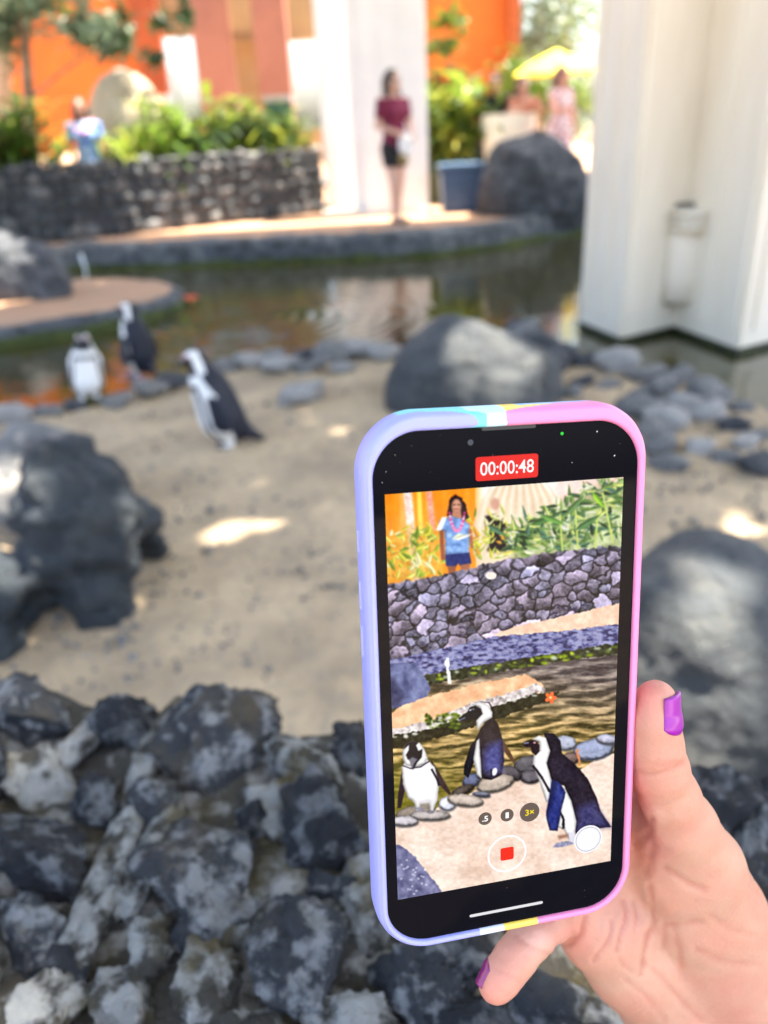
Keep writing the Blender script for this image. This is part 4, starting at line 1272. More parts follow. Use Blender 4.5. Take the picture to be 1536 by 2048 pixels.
def paint_screen():
    uu, vv = np.meshgrid((np.arange(W_TEX) + .5) / W_TEX, (np.arange(H_TEX) + .5) / H_TEX)   # v down
    P = np.stack([(-32.25 + 64.5 * uu).ravel(), (57.335 - 114.67 * vv).ravel(), np.zeros(uu.size)], 1)
    pj = PJ(P); X = pj[:, 0].reshape(uu.shape); Y = pj[:, 1].reshape(uu.shape)
    img = np.zeros(uu.shape + (3,)); rng = np.random.RandomState(7)
    def win(x0, x1, y0, y1):
        r = (X > x0) & (X < x1) & (Y > y0) & (Y < y1)
        rows = np.where(r.any(1))[0]; cols = np.where(r.any(0))[0]
        if not len(rows): return None
        return slice(rows[0], rows[-1] + 1), slice(cols[0], cols[-1] + 1)
    def vnoise(x, y, seed=0):
        r = np.random.RandomState(seed).rand(64, 64)
        xi = np.floor(x).astype(int); yi = np.floor(y).astype(int); fx = x - xi; fy = y - yi
        fx = fx * fx * (3 - 2 * fx); fy = fy * fy * (3 - 2 * fy)
        g = lambda a, b: r[(yi + b) % 64, (xi + a) % 64]
        return (g(0, 0) * (1 - fx) + g(1, 0) * fx) * (1 - fy) + (g(0, 1) * (1 - fx) + g(1, 1) * fx) * fy
    def fb(x, y, s, seed=0, o=4):
        t, a, n = 0, 1, 0
        for k in range(o):
            t = t + a * vnoise(x / s * 2 ** k, y / s * 2 ** k, seed + k); n += a; a *= .55
        return t / n
    def blend(sl, a, col):
        a = a[..., None]; img[sl] = img[sl] * (1 - a) + np.asarray(col, float) * a
    def poly(pts, col, soft=.9, tex=0.0, ts=10, seed=0, op=1.0, wob=0.0, vol=0.0, vr=9.0):
        pts = np.array(pts, float); m = 4
        sl = win(pts[:, 0].min() - m, pts[:, 0].max() + m, pts[:, 1].min() - m, pts[:, 1].max() + m)
        if sl is None: return
        x, y = X[sl], Y[sl]
        if wob:
            x = x + wob * (fb(X[sl], Y[sl], 7, seed + 40, 2) - .5) * 2; y = y + wob * (fb(X[sl], Y[sl], 7, seed + 60, 2) - .5) * 2
        d = np.full(x.shape, 1e9); ins = np.zeros(x.shape, bool)
        for i in range(len(pts)):
            a, b = pts[i], pts[(i + 1) % len(pts)]; e = b - a
            t = np.clip(((x - a[0]) * e[0] + (y - a[1]) * e[1]) / max(e @ e, 1e-9), 0, 1)
            d = np.minimum(d, (x - a[0] - t * e[0]) ** 2 + (y - a[1] - t * e[1]) ** 2)
            c = (a[1] > y) != (b[1] > y)
            ins ^= c & (x < (b[0] - a[0]) * (y - a[1]) / (b[1] - a[1] if b[1] != a[1] else 1e-9) + a[0])
        sd = np.sqrt(d) * np.where(ins, 1, -1)
        al = np.clip(sd / soft * .5 + .5, 0, 1) * op
        c = np.asarray(col, float)
        if vol:                                  # rounded look: edges turn away from the light, upper left faces it
            e = np.clip(sd / vr, 0, 1); gy, gx = np.gradient(np.where(ins, np.minimum(sd, vr), 0)); e = e * (2 - e)
            c = c * (1 - vol * (1 - e) + vol * .5 * np.clip(-(gx * .35 - gy * .9), -1, 1) * (1 - e))[..., None]
        if tex:
            c = c + ((fb(X[sl], Y[sl], ts, seed) - .5) * 2 * tex)[..., None]
        blend(sl, al, c)
    def ell(cx, cy, rx, ry, col, ang=0, **kw):
        t = np.linspace(0, 2 * np.pi, 18)[:-1]; c, s = math.cos(ang), math.sin(ang)
        poly(np.stack([cx + rx * np.cos(t) * c - ry * np.sin(t) * s, cy + rx * np.cos(t) * s + ry * np.sin(t) * c], 1), col, **kw)
    def line(pts, w, col, **kw):
        pts = np.array(pts, float)
        for a, b in zip(pts[:-1], pts[1:]):
            d = (b - a) / max(np.hypot(*(b - a)), 1e-6); n = np.array([-d[1], d[0]]) * w / 2; e = d * w * .2
            poly([a + n - e, b + n + e, b - n + e, a - n - e], col, **kw)
    full = (slice(None), slice(None))
    # ---- planting and building
    img[:] = (255, 150, 38)
    img[:] += ((fb(X * 3, Y * .4, 40, 3) - .5) * 46)[..., None] * np.array([.3, 1, .8])
    poly([(955, 940), (1260, 940), (1260, 1120), (955, 1140)], (255, 246, 240), soft=14)
    poly([(1100, 940), (1260, 940), (1250, 1010), (1120, 1020)], (252, 214, 205), soft=10, tex=25, ts=14)
    line([(806, 990), (808, 1160)], 14, (255, 176, 90), soft=4)
    line([(815, 985), (822, 1060), (832, 1160)], 17, (246, 214, 205), soft=2, tex=50, ts=4, seed=5)
    line([(838, 985), (846, 1150)], 9, (255, 214, 90), soft=2)
    line([(858, 985), (866, 1060)], 12, (238, 160, 140), soft=3, tex=40, ts=5)
    # dome
    ell(1040, 1075, 96, 120, (233, 212, 186), soft=3)
    for k in range(-9, 10):
        x0 = 1040 + k * 10; line([(1040 + k * 5.6, 962), (1040 + k * 8.4, 1000), (x0, 1050), (x0 + k * .3, 1110)], 2.6, (206, 178, 148) if k % 2 else (255, 246, 234), op=.6, soft=1.8)
    poly([(1020, 1080), (1060, 1040), (1130, 1010), (1200, 975), (1260, 960), (1260, 1110), (1020, 1130)], (150, 168, 108), soft=16, tex=90, ts=12, seed=14, op=.75, wob=8)
    poly([(770, 1075), (830, 1050), (880, 1070), (880, 1160), (770, 1170)], (206, 170, 70), soft=14, tex=80, ts=12, seed=15, op=.6, wob=8)
    # second figure half hidden by leaves
    ell(990, 1008, 9, 12, (196, 140, 120), soft=3, op=.8); poly([(972, 1032), (988, 1028), (1010, 1044), (1012, 1100), (978, 1108), (974, 1070)], (30, 26, 34), soft=3, wob=6, seed=3)
    # leaves
    def leaf(x, y, L, w, a, col):
        d = np.array([math.cos(a), math.sin(a)]); n = np.array([-d[1], d[0]]); p = np.array([x, y])
        poly([p, p + d * L * .3 + n * w, p + d * L * .7 + n * w * .7, p + d * L, p + d * L * .6 - n * w * .7, p + d * L * .25 - n * w * .8], tuple(v * .78 for v in col), soft=1.3)
        poly([p, p + d * L * .3 + n * w, p + d * L * .7 + n * w * .7, p + d * L, p + d * L * .5], tuple(min(255, v * 1.2) for v in col), soft=1.6, op=.8)
    G = [(88, 122, 66), (122, 152, 78), (60, 92, 62), (150, 178, 110), (196, 206, 120), (226, 232, 190), (78, 118, 96), (105, 140, 70), (40, 62, 44)]
    YG = [(206, 200, 70), (240, 226, 110), (150, 176, 60), (226, 160, 60), (110, 140, 50), (250, 240, 170), (176, 190, 84)]
    for i in range(150):
        x = 775 + rng.rand() * 110; y = 1060 + rng.rand() * 100
        if rng.rand() < .35: x = 935 + rng.rand() * 90; y = 1030 + rng.rand() * 90
        leaf(x, y, rng.uniform(12, 30), rng.uniform(2, 5), rng.uniform(-2.9, -.2), YG[rng.randint(len(YG))])
    for i in range(300):
        x = 1020 + rng.rand() * 225; t = rng.rand(); y = 1112 - (x - 1020) * .12 - t * (50 + (x - 1020) * .42)
        leaf(x, y, rng.uniform(14, 38), rng.uniform(2, 5.5), rng.choice([rng.uniform(-.6, .5), rng.uniform(2.6, 3.8), rng.uniform(-2.2, -1)]), G[rng.randint(len(G))])
    for x0, y0, x1, y1 in ((1125, 1105, 1120, 1030), (1156, 1100, 1150, 1010), (1226, 1085, 1205, 985), (1190, 1095, 1196, 1020)): line([(x0, y0), (x1, y1)], 4, (190, 206, 110))
    leaf(1060, 1050, 60, 7, -.35, (70, 110, 60)); leaf(1130, 1030, 55, 7, -.8, (96, 132, 80)); leaf(1150, 1060, 60, 7, -.55, (80, 120, 70)); leaf(1080, 1030, 55, 6, .35, (100, 150, 70))
    leaf(1185, 985, 40, 6, .9, (150, 200, 60)); leaf(975, 1050, 45, 6, .5, (80, 120, 90))
    leaf(1122, 1052, 18, 4, .4, (236, 242, 222))
    # woman with lei
    poly([(896, 1012), (901, 996), (912, 990), (925, 996), (932, 1012), (937, 1034), (926, 1044), (905, 1040), (894, 1030)], (38, 22, 26), wob=3)
    poly([(906, 1018), (921, 1018), (924, 1040), (912, 1048), (902, 1038)], (192, 130, 104), soft=1.5); ell(913, 1012, 10, 14.5, (208, 150, 124), soft=2, vol=.2, vr=8); line([(906, 1010), (911, 1009)], 2, (70, 40, 36)); line([(915, 1009), (920, 1010)], 2, (70, 40, 36)); line([(908, 1018), (917, 1018)], 2, (150, 70, 66))
    poly([(878, 1040), (902, 1032), (926, 1038), (940, 1050), (938, 1085), (939, 1106), (918, 1112), (890, 1110), (889, 1062), (875, 1060)], (132, 170, 228), tex=60, ts=9, seed=9, wob=1.5, vol=.3, vr=12)
    poly([(872, 1060), (884, 1034), (894, 1034), (882, 1062)], (238, 242, 252))
    line([(883, 1062), (884, 1092), (886, 1118)], 8, (150, 84, 62)); line([(940, 1060), (944, 1095)], 6, (168, 104, 80))
    poly([(890, 1110), (939, 1105), (943, 1127), (920, 1132), (916, 1126), (912, 1134), (892, 1132)], (34, 48, 112), tex=20, ts=5)
    poly([(894, 1132), (912, 1132), (910, 1150), (898, 1150)], (150, 92, 68)); poly([(920, 1130), (941, 1126), (936, 1150), (924, 1150)], (164, 104, 78))
    for i in range(34):
        a = i / 33 * 2 - 1; x = 914 + 15 * a; y = 1026 + 36 * (1 - a * a) ** .8
        ell(x, y, 2.6, 2.6, [(214, 60, 140), (250, 220, 235), (236, 110, 170)][i % 3], soft=1.2)
    leaf(905, 1078, 40, 5, -.25, (240, 244, 226)); leaf(925, 1068, 22, 4, 2.7, (226, 236, 190))
    # ---- stone wall
    wall = [(760, 1170), (840, 1158), (900, 1146), (1000, 1120), (1100, 1104), (1260, 1088), (1260, 1212), (1130, 1240), (1040, 1256), (1000, 1272), (880, 1300), (760, 1326)]
    poly([(760, 1270), (1000, 1240), (1260, 1190), (1260, 1300), (760, 1360)], (96, 98, 150), tex=40, ts=8)
    def cells(sx, sy, seed, shear):
        gx, gy = X / sx, (Y + X * shear) / sy
        ci = np.floor(gx).astype(int); cj = np.floor(gy).astype(int); r = np.random.RandomState(seed).rand(128, 128, 4)
        f1 = np.full(X.shape, 9.0); f2 = f1.copy(); tone = np.zeros(X.shape); dx = tone.copy(); dy = tone.copy(); hue = tone.copy()
        wx = (fb(X, Y, 12, 21, 2) - .5) * .5; wy = (fb(X, Y, 12, 31, 2) - .5) * .5
        for a in (-1, 0, 1):
            for b in (-1, 0, 1):
                rr = r[(cj + b) % 128, (ci + a) % 128]
                ox = ci + a + .04 + .92 * rr[..., 0] - gx - wx; oy = cj + b + .04 + .92 * rr[..., 1] - gy - wy
                d = np.sqrt(ox ** 2 + oy ** 2) - .42 * rr[..., 2] ** 2
                nr = d < f1
                f2 = np.where(nr, f1, np.minimum(f2, d)); tone = np.where(nr, rr[..., 3], tone); hue = np.where(nr, rr[..., 2], hue)
                dx = np.where(nr, ox, dx); dy = np.where(nr, oy, dy); f1 = np.where(nr, d, f1)
        return f2 - f1, tone, dx, dy, hue
    gap, tone, dx, dy, hue = cells(29, 23, 5, .19)
    fa = np.cos(hue * 40) * dx + np.sin(hue * 40) * dy                       # each stone has a lit and a shaded facet
    lit = 104 + 56 * tone ** 1.3 + 34 * (tone > .92) + 52 * dy + 20 * np.tanh(fa * 9) + (fb(X, Y, 5, 12) - .5) * 90 + (fb(X, Y, 2.2, 13, 2) - .5) * 24
    lit = lit * np.clip(gap * 6.0 - .02 + (fb(X, Y, 4, 15, 2) - .5) * .5, .42, 1) + 26 * np.clip(.25 - gap, 0, .2) * (dy > .2)
    stone = np.stack([lit * (.95 + .08 * hue), lit * .94, lit * (1.13 - .05 * hue)], -1)
    base = img.copy(); poly(wall, (1, 0, 0), wob=5, seed=2)
    msk = (img[..., 0] < 5) & (img[..., 1] < 5); img[:] = np.where(msk[..., None], stone, np.where((img == (1, 0, 0)).all(-1)[..., None], stone, base))
    img[:] = np.clip(img, 0, 255)
    ell(982, 1151, 11, 8, (226, 214, 206), tex=30, ts=4)
    # ---- path, kerb, moss, water
    poly([(985, 1268), (1040, 1250), (1130, 1232), (1260, 1200), (1260, 1256), (1120, 1266), (1040, 1282)], (240, 200, 176), tex=26, ts=9, wob=3)
    kb_ = fb(X * .8, Y * 1.6, 8, 33)
    poly([(760, 1326), (880, 1298), (1000, 1272), (1120, 1262), (1260, 1246), (1260, 1290), (1100, 1312), (900, 1344), (840, 1352), (760, 1350)], (92, 94, 148), tex=0, wob=3)
    sl = win(760, 1260, 1240, 1355); al = np.clip((kb_[sl] - .40) * 4, 0, 1) * ((np.abs(img[sl] - np.array([92, 94, 148])).sum(-1)) < 8)
    img[sl] = img[sl] * (1 - al[..., None]) + np.array([150, 152, 190]) * al[..., None]
    al = np.clip((.42 - kb_[sl]) * 9, 0, .8) * ((np.abs(img[sl] - np.array([92, 94, 148])).sum(-1)) < 60); img[sl] = img[sl] * (1 - al[..., None]) + np.array([44, 42, 78]) * al[..., None]
    # water with slanting gold ripples
    yy = Y + .16 * X
    rp_ = np.sin((yy + 22 * fb(X, Y * 2, 60, 44, 3)) / 3.4 + 7 * fb(X * .5, Y * 2.2, 30, 45, 3))
    t = np.clip((Y - 1330 + (1000 - X) * .12) / 120, 0, 1)
    dk = np.stack([62 + 4 * t, 54 + 4 * t, 58 - 34 * t], -1); gd = np.stack([168 + 72 * t, 154 + 48 * t, 146 - 8 * t], -1)
    mixr = np.clip(.42 + .36 * rp_ + 1.1 * (fb(X * .35, Y * 2, 12, 46) - .5), 0, 1)[..., None]
    olive = np.array([120, 116, 36]); ol = (np.clip((Y - 1500) / 80, 0, 1) * np.clip((960 - X) / 100, 0, 1) * .8)[..., None]
    wt = (dk * (1 - mixr) + gd * mixr) * (1 - ol) + olive * ol + ((fb(X, Y * 2, 5, 48, 2) - .5) * 30)[..., None]
    wp = [(760, 1356), (840, 1356), (900, 1348), (1100, 1316), (1260, 1294), (1260, 1540), (1150, 1560), (1000, 1590), (900, 1640), (760, 1660)]
    b0 = img.copy(); img[:] = 0; poly(wp, (1, 1, 1), soft=1); a = img[..., :1].copy(); img[:] = b0 * (1 - a) + wt * a
    poly([(838, 1352), (900, 1340), (1100, 1308), (1260, 1282), (1260, 1304), (1100, 1326), (980, 1346), (850, 1372)], (46, 52, 34), tex=48, ts=7, wob=4, seed=4)
    for i in range(60):
        x = rng.uniform(850, 1246); y = 1356 - (x - 850) * .155 + rng.uniform(-6, 8)
        if x > 1060 or rng.rand() < .5: ell(x, y, rng.uniform(2, 7), rng.uniform(1.5, 4), [(150, 176, 20), (200, 216, 60), (110, 130, 30), (206, 214, 190)][rng.randint(4)], soft=2.5, op=.8)
    line([(895, 1318), (896, 1345), (899, 1366)], 6, (246, 250, 244), wob=2); ell(894, 1326, 5, 7, (250, 252, 250))
    # rock and island
    poly([(770, 1330), (800, 1325), (832, 1326), (846, 1346), (862, 1378), (850, 1398), (810, 1412), (770, 1420)], (96, 104, 146), tex=56, ts=18, seed=6, wob=3)
    poly([(770, 1352), (790, 1356), (806, 1392), (800, 1412), (770, 1420)], (48, 50, 84), soft=6, tex=30, ts=8, op=.8)
    poly([(770, 1440), (800, 1412), (850, 1395), (950, 1368), (1050, 1348), (1082, 1366), (1090, 1382), (1000, 1416), (900, 1452), (790, 1484), (770, 1486)], (244, 190, 150), tex=40, ts=16, seed=8, wob=3)
    poly([(770, 1462), (860, 1440), (950, 1402), (1020, 1386), (1078, 1366), (1092, 1380), (1000, 1418), (900, 1456), (770, 1492)], (206, 196, 196), tex=100, ts=8, seed=11, wob=4)
    poly([(770, 1474), (880, 1452), (1000, 1410), (1080, 1384), (1118, 1384), (1100, 1400), (1000, 1436), (900, 1470), (770, 1500)], (34, 34, 20), tex=36, ts=8, seed=13, wob=4)
    for i in range(46): ell(rng.uniform(850, 920), rng.uniform(1428, 1456), rng.uniform(2, 6), rng.uniform(2, 4), [(74, 96, 20), (44, 60, 16), (110, 130, 40)][i % 3], soft=2)
    for i in range(40):
        x = rng.uniform(775, 1090); ell(x, 1482 - (x - 775) * .31 + rng.uniform(-12, 4), rng.uniform(2, 6), rng.uniform(1, 3), (236, 232, 226), soft=2, op=.8)
    for a in range(5): ell(1101 + 7 * math.cos(a * 1.257 - 1.2), 1395 + 7 * math.sin(a * 1.257 - 1.2), 5.5, 4, (250, 110, 60), ang=a * 1.257 - 1.2)
    ell(1101, 1395, 3, 3, (255, 190, 120))
    # ---- sand and shore stones
    poly([(760, 1640), (850, 1624), (930, 1596), (962, 1572), (1080, 1540), (1150, 1548), (1200, 1512), (1260, 1500), (1260, 1760), (760, 1830)], (232, 208, 193), wob=3)
    sl = win(760, 1260, 1500, 1830)
    gm = (np.abs(img[sl] - np.array([232, 208, 193])).sum(-1) < 3)[..., None]
    n1 = fb(X[sl], Y[sl] * 1.4, 7, 51, 4)[..., None] - .5; n2 = fb(X[sl], Y[sl], 60, 55, 3)[..., None] - .5
    img[sl] += gm * (n1 * 40 + n2 * np.array([36, 50, 58]))
    stones = [(1186, 1498, 40, 20, -.15, (150, 158, 186)), (1130, 1485, 22, 14, .1, (168, 172, 190)), (1214, 1478, 22, 10, .1, (180, 180, 200)), (1062, 1528, 34, 17, -.1, (96, 92, 98)), (1098, 1510, 20, 16, .3, (88, 76, 80)), (1142, 1515, 16, 11, 0, (120, 100, 96)),
              (1060, 1553, 20, 12, 0, (104, 98, 106)), (1020, 1545, 24, 13, .3, (88, 82, 88)), (990, 1566, 38, 16, -.25, (178, 164, 152)), (942, 1560, 18, 12, -.5, (104, 110, 140)), (925, 1580, 24, 8, -.4, (90, 80, 74)), (962, 1588, 18, 5, .1, (130, 132, 150)),
              (830, 1622, 40, 12, -.2, (140, 128, 118)), (895, 1606, 18, 14, -.2, (214, 216, 232)), (860, 1630, 40, 10, 0, (180, 172, 170)), (808, 1642, 28, 10, 0, (196, 190, 196)), (930, 1600, 36, 12, .1, (190, 176, 166))]
    for x, y, a, b, g_, c in stones:
        ell(x + 1, y + 3, a * 1.03, b * 1.05, tuple(v * .45 for v in c), ang=g_, soft=2.5); ell(x, y, a, b, c, ang=g_, soft=1.4, tex=34, ts=8, seed=int(x) % 9, wob=2, vol=.5, vr=8); ell(x - a * .1, y - b * .35, a * .7, b * .4, tuple(min(255, v * 1.22) for v in c), ang=g_, soft=5, op=.55)
    line([(1155, 1500), (1160, 1530)], 5, (206, 130, 86), wob=3)
    poly([(770, 1684), (800, 1690), (828, 1712), (856, 1748), (886, 1784), (890, 1810), (770, 1830)], (112, 112, 148), tex=56, ts=14, seed=15, wob=3)
    for i in range(26): ell(rng.uniform(800, 860), rng.uniform(1720, 1790), rng.uniform(1, 2.4), 1.4, (226, 228, 240), soft=1.5, op=.8)
    # ---- penguins
    z7 = lambda pts: [(700 + a / 2.477, 1280 + b / 2.477) for a, b in pts]
    BK, WH, BL = (30, 28, 40), (250, 248, 248), (58, 62, 122)
    poly(z7([(258, 640), (238, 760), (234, 832), (252, 832), (272, 740), (280, 640)]), (52, 40, 44), wob=.5)
    poly(z7([(400, 590), (445, 660), (502, 762), (492, 768), (440, 715), (410, 680)]), (62, 46, 46), wob=.5)
    poly(z7([(255, 630), (275, 600), (380, 585), (420, 630), (442, 715), (432, 790), (412, 850), (396, 850), (392, 806), (350, 812), (345, 840), (325, 836), (318, 806), (285, 780), (262, 715)]), WH, tex=14, ts=14, vol=.38, vr=11, wob=.5)
    poly(z7([(318, 800), (330, 790), (400, 786), (430, 770), (425, 800), (400, 812), (350, 815)]), (226, 220, 226), soft=5, op=.8)
    poly(z7([(262, 590), (258, 550), (275, 515), (310, 500), (345, 508), (368, 540), (385, 585), (370, 615), (320, 632), (275, 620)]), WH, vol=.38, vr=11, wob=.5)
    poly(z7([(266, 540), (275, 515), (310, 500), (340, 506), (328, 522), (338, 548), (358, 540), (356, 580), (335, 605), (312, 642), (300, 600), (285, 590), (276, 570), (290, 545), (292, 520)]), BK, vol=.38, vr=11, soft=1.5, wob=.5)
    poly(z7([(292, 590), (310, 580), (335, 590), (318, 612), (308, 640)]), (120, 116, 126), soft=2)
    line(z7([(262, 622), (300, 636), (350, 628), (392, 600)]), 2.6, (60, 52, 66)); line(z7([(404, 640), (432, 690), (440, 720)]), 4, BK)
    ell(*z7([(345, 838)])[0], 9, 4.5, (150, 146, 156), tex=40, ts=3); ell(*z7([(398, 852)])[0], 8, 3.5, (130, 124, 132), tex=40, ts=3)
    # middle
    poly(z7([(748, 480), (775, 520), (822, 606), (810, 612), (768, 560), (750, 530)]), (96, 70, 50), wob=.5)
    poly(z7([(632, 480), (598, 520), (566, 620), (562, 664), (586, 684), (612, 610), (640, 520)]), BK, vol=.38, vr=11, wob=.5)
    poly(z7([(705, 380), (650, 430), (618, 500), (612, 600), (640, 685), (700, 692), (750, 668), (764, 600), (756, 500), (735, 420)]), (44, 35, 44), tex=14, ts=6, wob=.7, vol=.4, vr=14)
    poly(z7([(690, 520), (745, 500), (755, 580), (748, 650), (700, 670), (660, 640), (662, 560)]), (90, 92, 158), soft=9, op=.85, tex=24, ts=6)
    poly(z7([(640, 486), (626, 500), (610, 590), (628, 668), (652, 692), (648, 600), (642, 530)]), WH, vol=.38, vr=11, wob=.6)
    poly(z7([(602, 318), (640, 306), (684, 322), (706, 360), (704, 384), (664, 408), (630, 450), (624, 400), (650, 366), (640, 334)]), WH, vol=.38, vr=11)
    poly(z7([(640, 305), (686, 312), (708, 350), (706, 386), (716, 384), (712, 345), (690, 308)]), BK, vol=.38, vr=11)
    poly(z7([(538, 390), (560, 368), (582, 356), (592, 334), (620, 324), (648, 340), (656, 366), (632, 390), (600, 392), (566, 398), (545, 402)]), (24, 24, 34))
    line(z7([(592, 348), (612, 342)]), 2.5, (220, 228, 240)); ell(*z7([(606, 346)])[0], 2.2, 2, (40, 40, 50)); line(z7([(545, 396), (570, 384)]), 2, (120, 130, 150))
    ell(*z7([(716, 652)])[0], 5, 8, (226, 222, 226), ang=.3); line(z7([(700, 640), (700, 680)]), 3, BK); line(z7([(632, 680), (650, 690)]), 4, (60, 56, 64))
    # right
    poly(z7([(958, 460), (1010, 462), (1042, 500), (1050, 562), (1112, 612), (1180, 690), (1222, 780), (1242, 850), (1295, 925), (1240, 932), (1180, 925), (1118, 960), (1086, 800), (1060, 722), (1000, 700), (972, 610), (988, 540)]), (40, 32, 48), tex=16, ts=5, wob=.8, vol=.45, vr=18)
    poly(z7([(1130, 830), (1210, 800), (1242, 860), (1285, 925), (1200, 925), (1120, 950)]), (66, 66, 120), soft=9, op=.8, tex=34, ts=4)
    poly(z7([(900, 492), (935, 472), (970, 484), (992, 550), (974, 610), (1002, 720), (990, 790), (972, 806), (938, 700), (904, 620), (910, 570), (940, 548), (936, 505)]), WH, tex=16, ts=10, vol=.38, vr=11)
    poly(z7([(852, 512), (880, 498), (918, 498), (938, 520), (938, 552), (920, 572), (900, 556), (895, 532), (866, 530)]), (38, 24, 34)); line(z7([(862, 512), (884, 508)]), 2.4, (140, 140, 160)); ell(*z7([(914, 508)])[0], 3, 2, (196, 150, 160))
    line(z7([(906, 622), (950, 680), (985, 745), (1000, 760)]), 5, (40, 30, 40), wob=.5)
    poly(z7([(1062, 728), (1096, 796), (1122, 900), (1112, 968), (1086, 992), (1060, 942), (1030, 925), (1040, 840)]), WH, tex=14, ts=6, vol=.38, vr=11)
    line(z7([(1036, 848), (1056, 890), (1058, 930)]), 5, (30, 28, 40), wob=2)
    poly(z7([(1000, 692), (1040, 706), (1068, 756), (1046, 840), (1028, 946), (988, 942), (970, 868), (986, 780)]), (44, 56, 128), tex=26, ts=6, wob=.6, vol=.4, vr=9)
    poly(z7([(1000, 692), (1030, 702), (1010, 790), (985, 860), (975, 850), (990, 770)]), (24, 30, 72), soft=4, op=.8)
    poly(z7([(1082, 950), (1112, 955), (1112, 1010), (1090, 1012)]), (206, 206, 220)); poly(z7([(1000, 1022), (1030, 1004), (1080, 996), (1108, 1008), (1070, 1022), (1010, 1028)]), (150, 150, 176), tex=50, ts=4, wob=2)
    poly(z7([(1030, 970), (1080, 960), (1080, 975), (1035, 985)]), (150, 110, 90), soft=3)
    # the picture is video: soft, slightly grainy, a touch of sharpening at the edges
    img[:] = np.clip(img, 0, 255)
    def blur(a, s):
        r = int(3 * s) + 1; k = np.exp(-.5 * (np.arange(-r, r + 1) / s) ** 2); k /= k.sum()
        for ax in (0, 1):
            p = np.pad(a, [(r, r) if i == ax else (0, 0) for i in range(3)], 'edge')
            a = sum(k[i] * np.take(p, range(i, i + a.shape[ax]), ax) for i in range(2 * r + 1))
        return a
    soft_ = blur(img, 1.25); far_ = blur(img, 2.1); k_ = np.clip((1150 - Y + (X - 1000) * -.16) / 20, 0, 1)[..., None] * .75; soft_ = soft_ * (1 - k_) + far_ * k_
    img[:] = np.clip(soft_ + .5 * (soft_ - blur(img, 3.2)), 0, 255)
    lum = img.mean(-1, keepdims=True)
    img[:] += ((fb(X, Y, 3.0, 71, 2) - .5) * 12)[..., None] * np.clip(1.1 - lum / 255, .15, 1) + ((fb(X, Y, 26, 75, 3) - .5) * 22)[..., None]
    lin = np.clip(img, 0, 255) / 255.0
    lin = np.clip((lin - .5) * 1.12 + .54, 0, 1)
    lin = np.where(lin <= .04045, lin / 12.92, ((lin + .055) / 1.055) ** 2.4)
    return lin
def screen():
    px = paint_screen()
    im = bpy.data.images.new('screen_picture', W_TEX, H_TEX, float_buffer=True)
    try: im.colorspace_settings.name = 'Linear Rec.709'
    except Exception: im.colorspace_settings.name = 'Non-Color'
    a = np.ones((H_TEX, W_TEX, 4), np.float32); a[..., :3] = px[::-1]
    im.pixels.foreach_set(a.ravel()); im.update(); im.pack()
    m = bpy.data.materials.new('lit_screen'); m.use_nodes = True; N = m.node_tree.nodes; L = m.node_tree.links
    t = N.new('ShaderNodeTexImage'); t.image = im; t.interpolation = 'Cubic'; t.extension = 'EXTEND'
    p = N['Principled BSDF']; p.inputs['Base Color'].default_value = (0, 0, 0, 1); p.inputs['Roughness'].default_value = .05; p.inputs['Specular IOR Level'].default_value = .08
    L.new(t.outputs['Color'], p.inputs['Emission Color']); p.inputs['Emission Strength'].default_value = ES * 1.02
    me = bpy.data.meshes.new('screen')
    w, h = 32.25 * mm, 57.335 * mm
    me.from_pydata([(-w, -h, .05 * mm), (w, -h, .05 * mm), (w, h, .05 * mm), (-w, h, .05 * mm)], [], [(0, 1, 2, 3)])
    uv = me.uv_layers.new(name='UVMap')
    for i, c in enumerate(((0, 0), (1, 0), (1, 1), (0, 1))): uv.data[i].uv = c
    return link('screen', me, m, phone)
SCR = screen()

def circ(c, r, n=40, r2=None):
    return [(c.x + r * math.cos(i / n * 2 * math.pi), c.y + (r2 or r) * math.sin(i / n * 2 * math.pi)) for i in range(n)]
def ring(name, c, r0, r1, z, m, parent):
    n = 56; b = MB(); vs = []
    for r_, zz in ((r0, z - .05), (r0, z), (r1, z), (r1, z - .05)): vs += [((c.x + r_ * math.cos(i / n * 6.28318)) * mm, (c.y + r_ * math.sin(i / n * 6.28318)) * mm, zz * mm) for i in range(n)]
    b.add(vs, [(j * n + i, j * n + (i + 1) % n, (j + 1) * n + (i + 1) % n, (j + 1) * n + i) for j in range(3) for i in range(n)])
    return b.build(name, m, parent)
def text(name, body, c, width, height, z, m, parent, bold=.02):
    cu = bpy.data.curves.new(name, 'FONT'); cu.body = body; cu.size = 1; cu.align_x = 'LEFT'; cu.offset = bold; cu.resolution_u = 4; cu.extrude = .01
    o = bpy.data.objects.new(name, cu); COL.objects.link(o)
    bpy.context.view_layer.update()
    me = bpy.data.meshes.new_from_object(o.evaluated_get(bpy.context.evaluated_depsgraph_get()))
    bpy.data.objects.remove(o)
    n = len(me.vertices); a = np.empty(n * 3, np.float32); me.vertices.foreach_get('co', a); a = a.reshape(-1, 3)
    lo, hi = a.min(0), a.max(0)
    a[:, 0] = ((a[:, 0] - lo[0]) / (hi[0] - lo[0]) - .5) * width + c.x; a[:, 1] = ((a[:, 1] - lo[1]) / (hi[1] - lo[1]) - .5) * height + c.y; a[:, 2] = z + np.where(a[:, 2] > 0, 0, -.03)
    me.vertices.foreach_set('co', (a * mm).ravel()); me.update(); me.materials.clear()
    return link(name, me, m, parent)
white_g = glow('ui_white', 255, 255, 255, 1.1); red_g = glow('ui_red', 240, 20, 12); rec_g = glow('ui_record', 250, 36, 16)
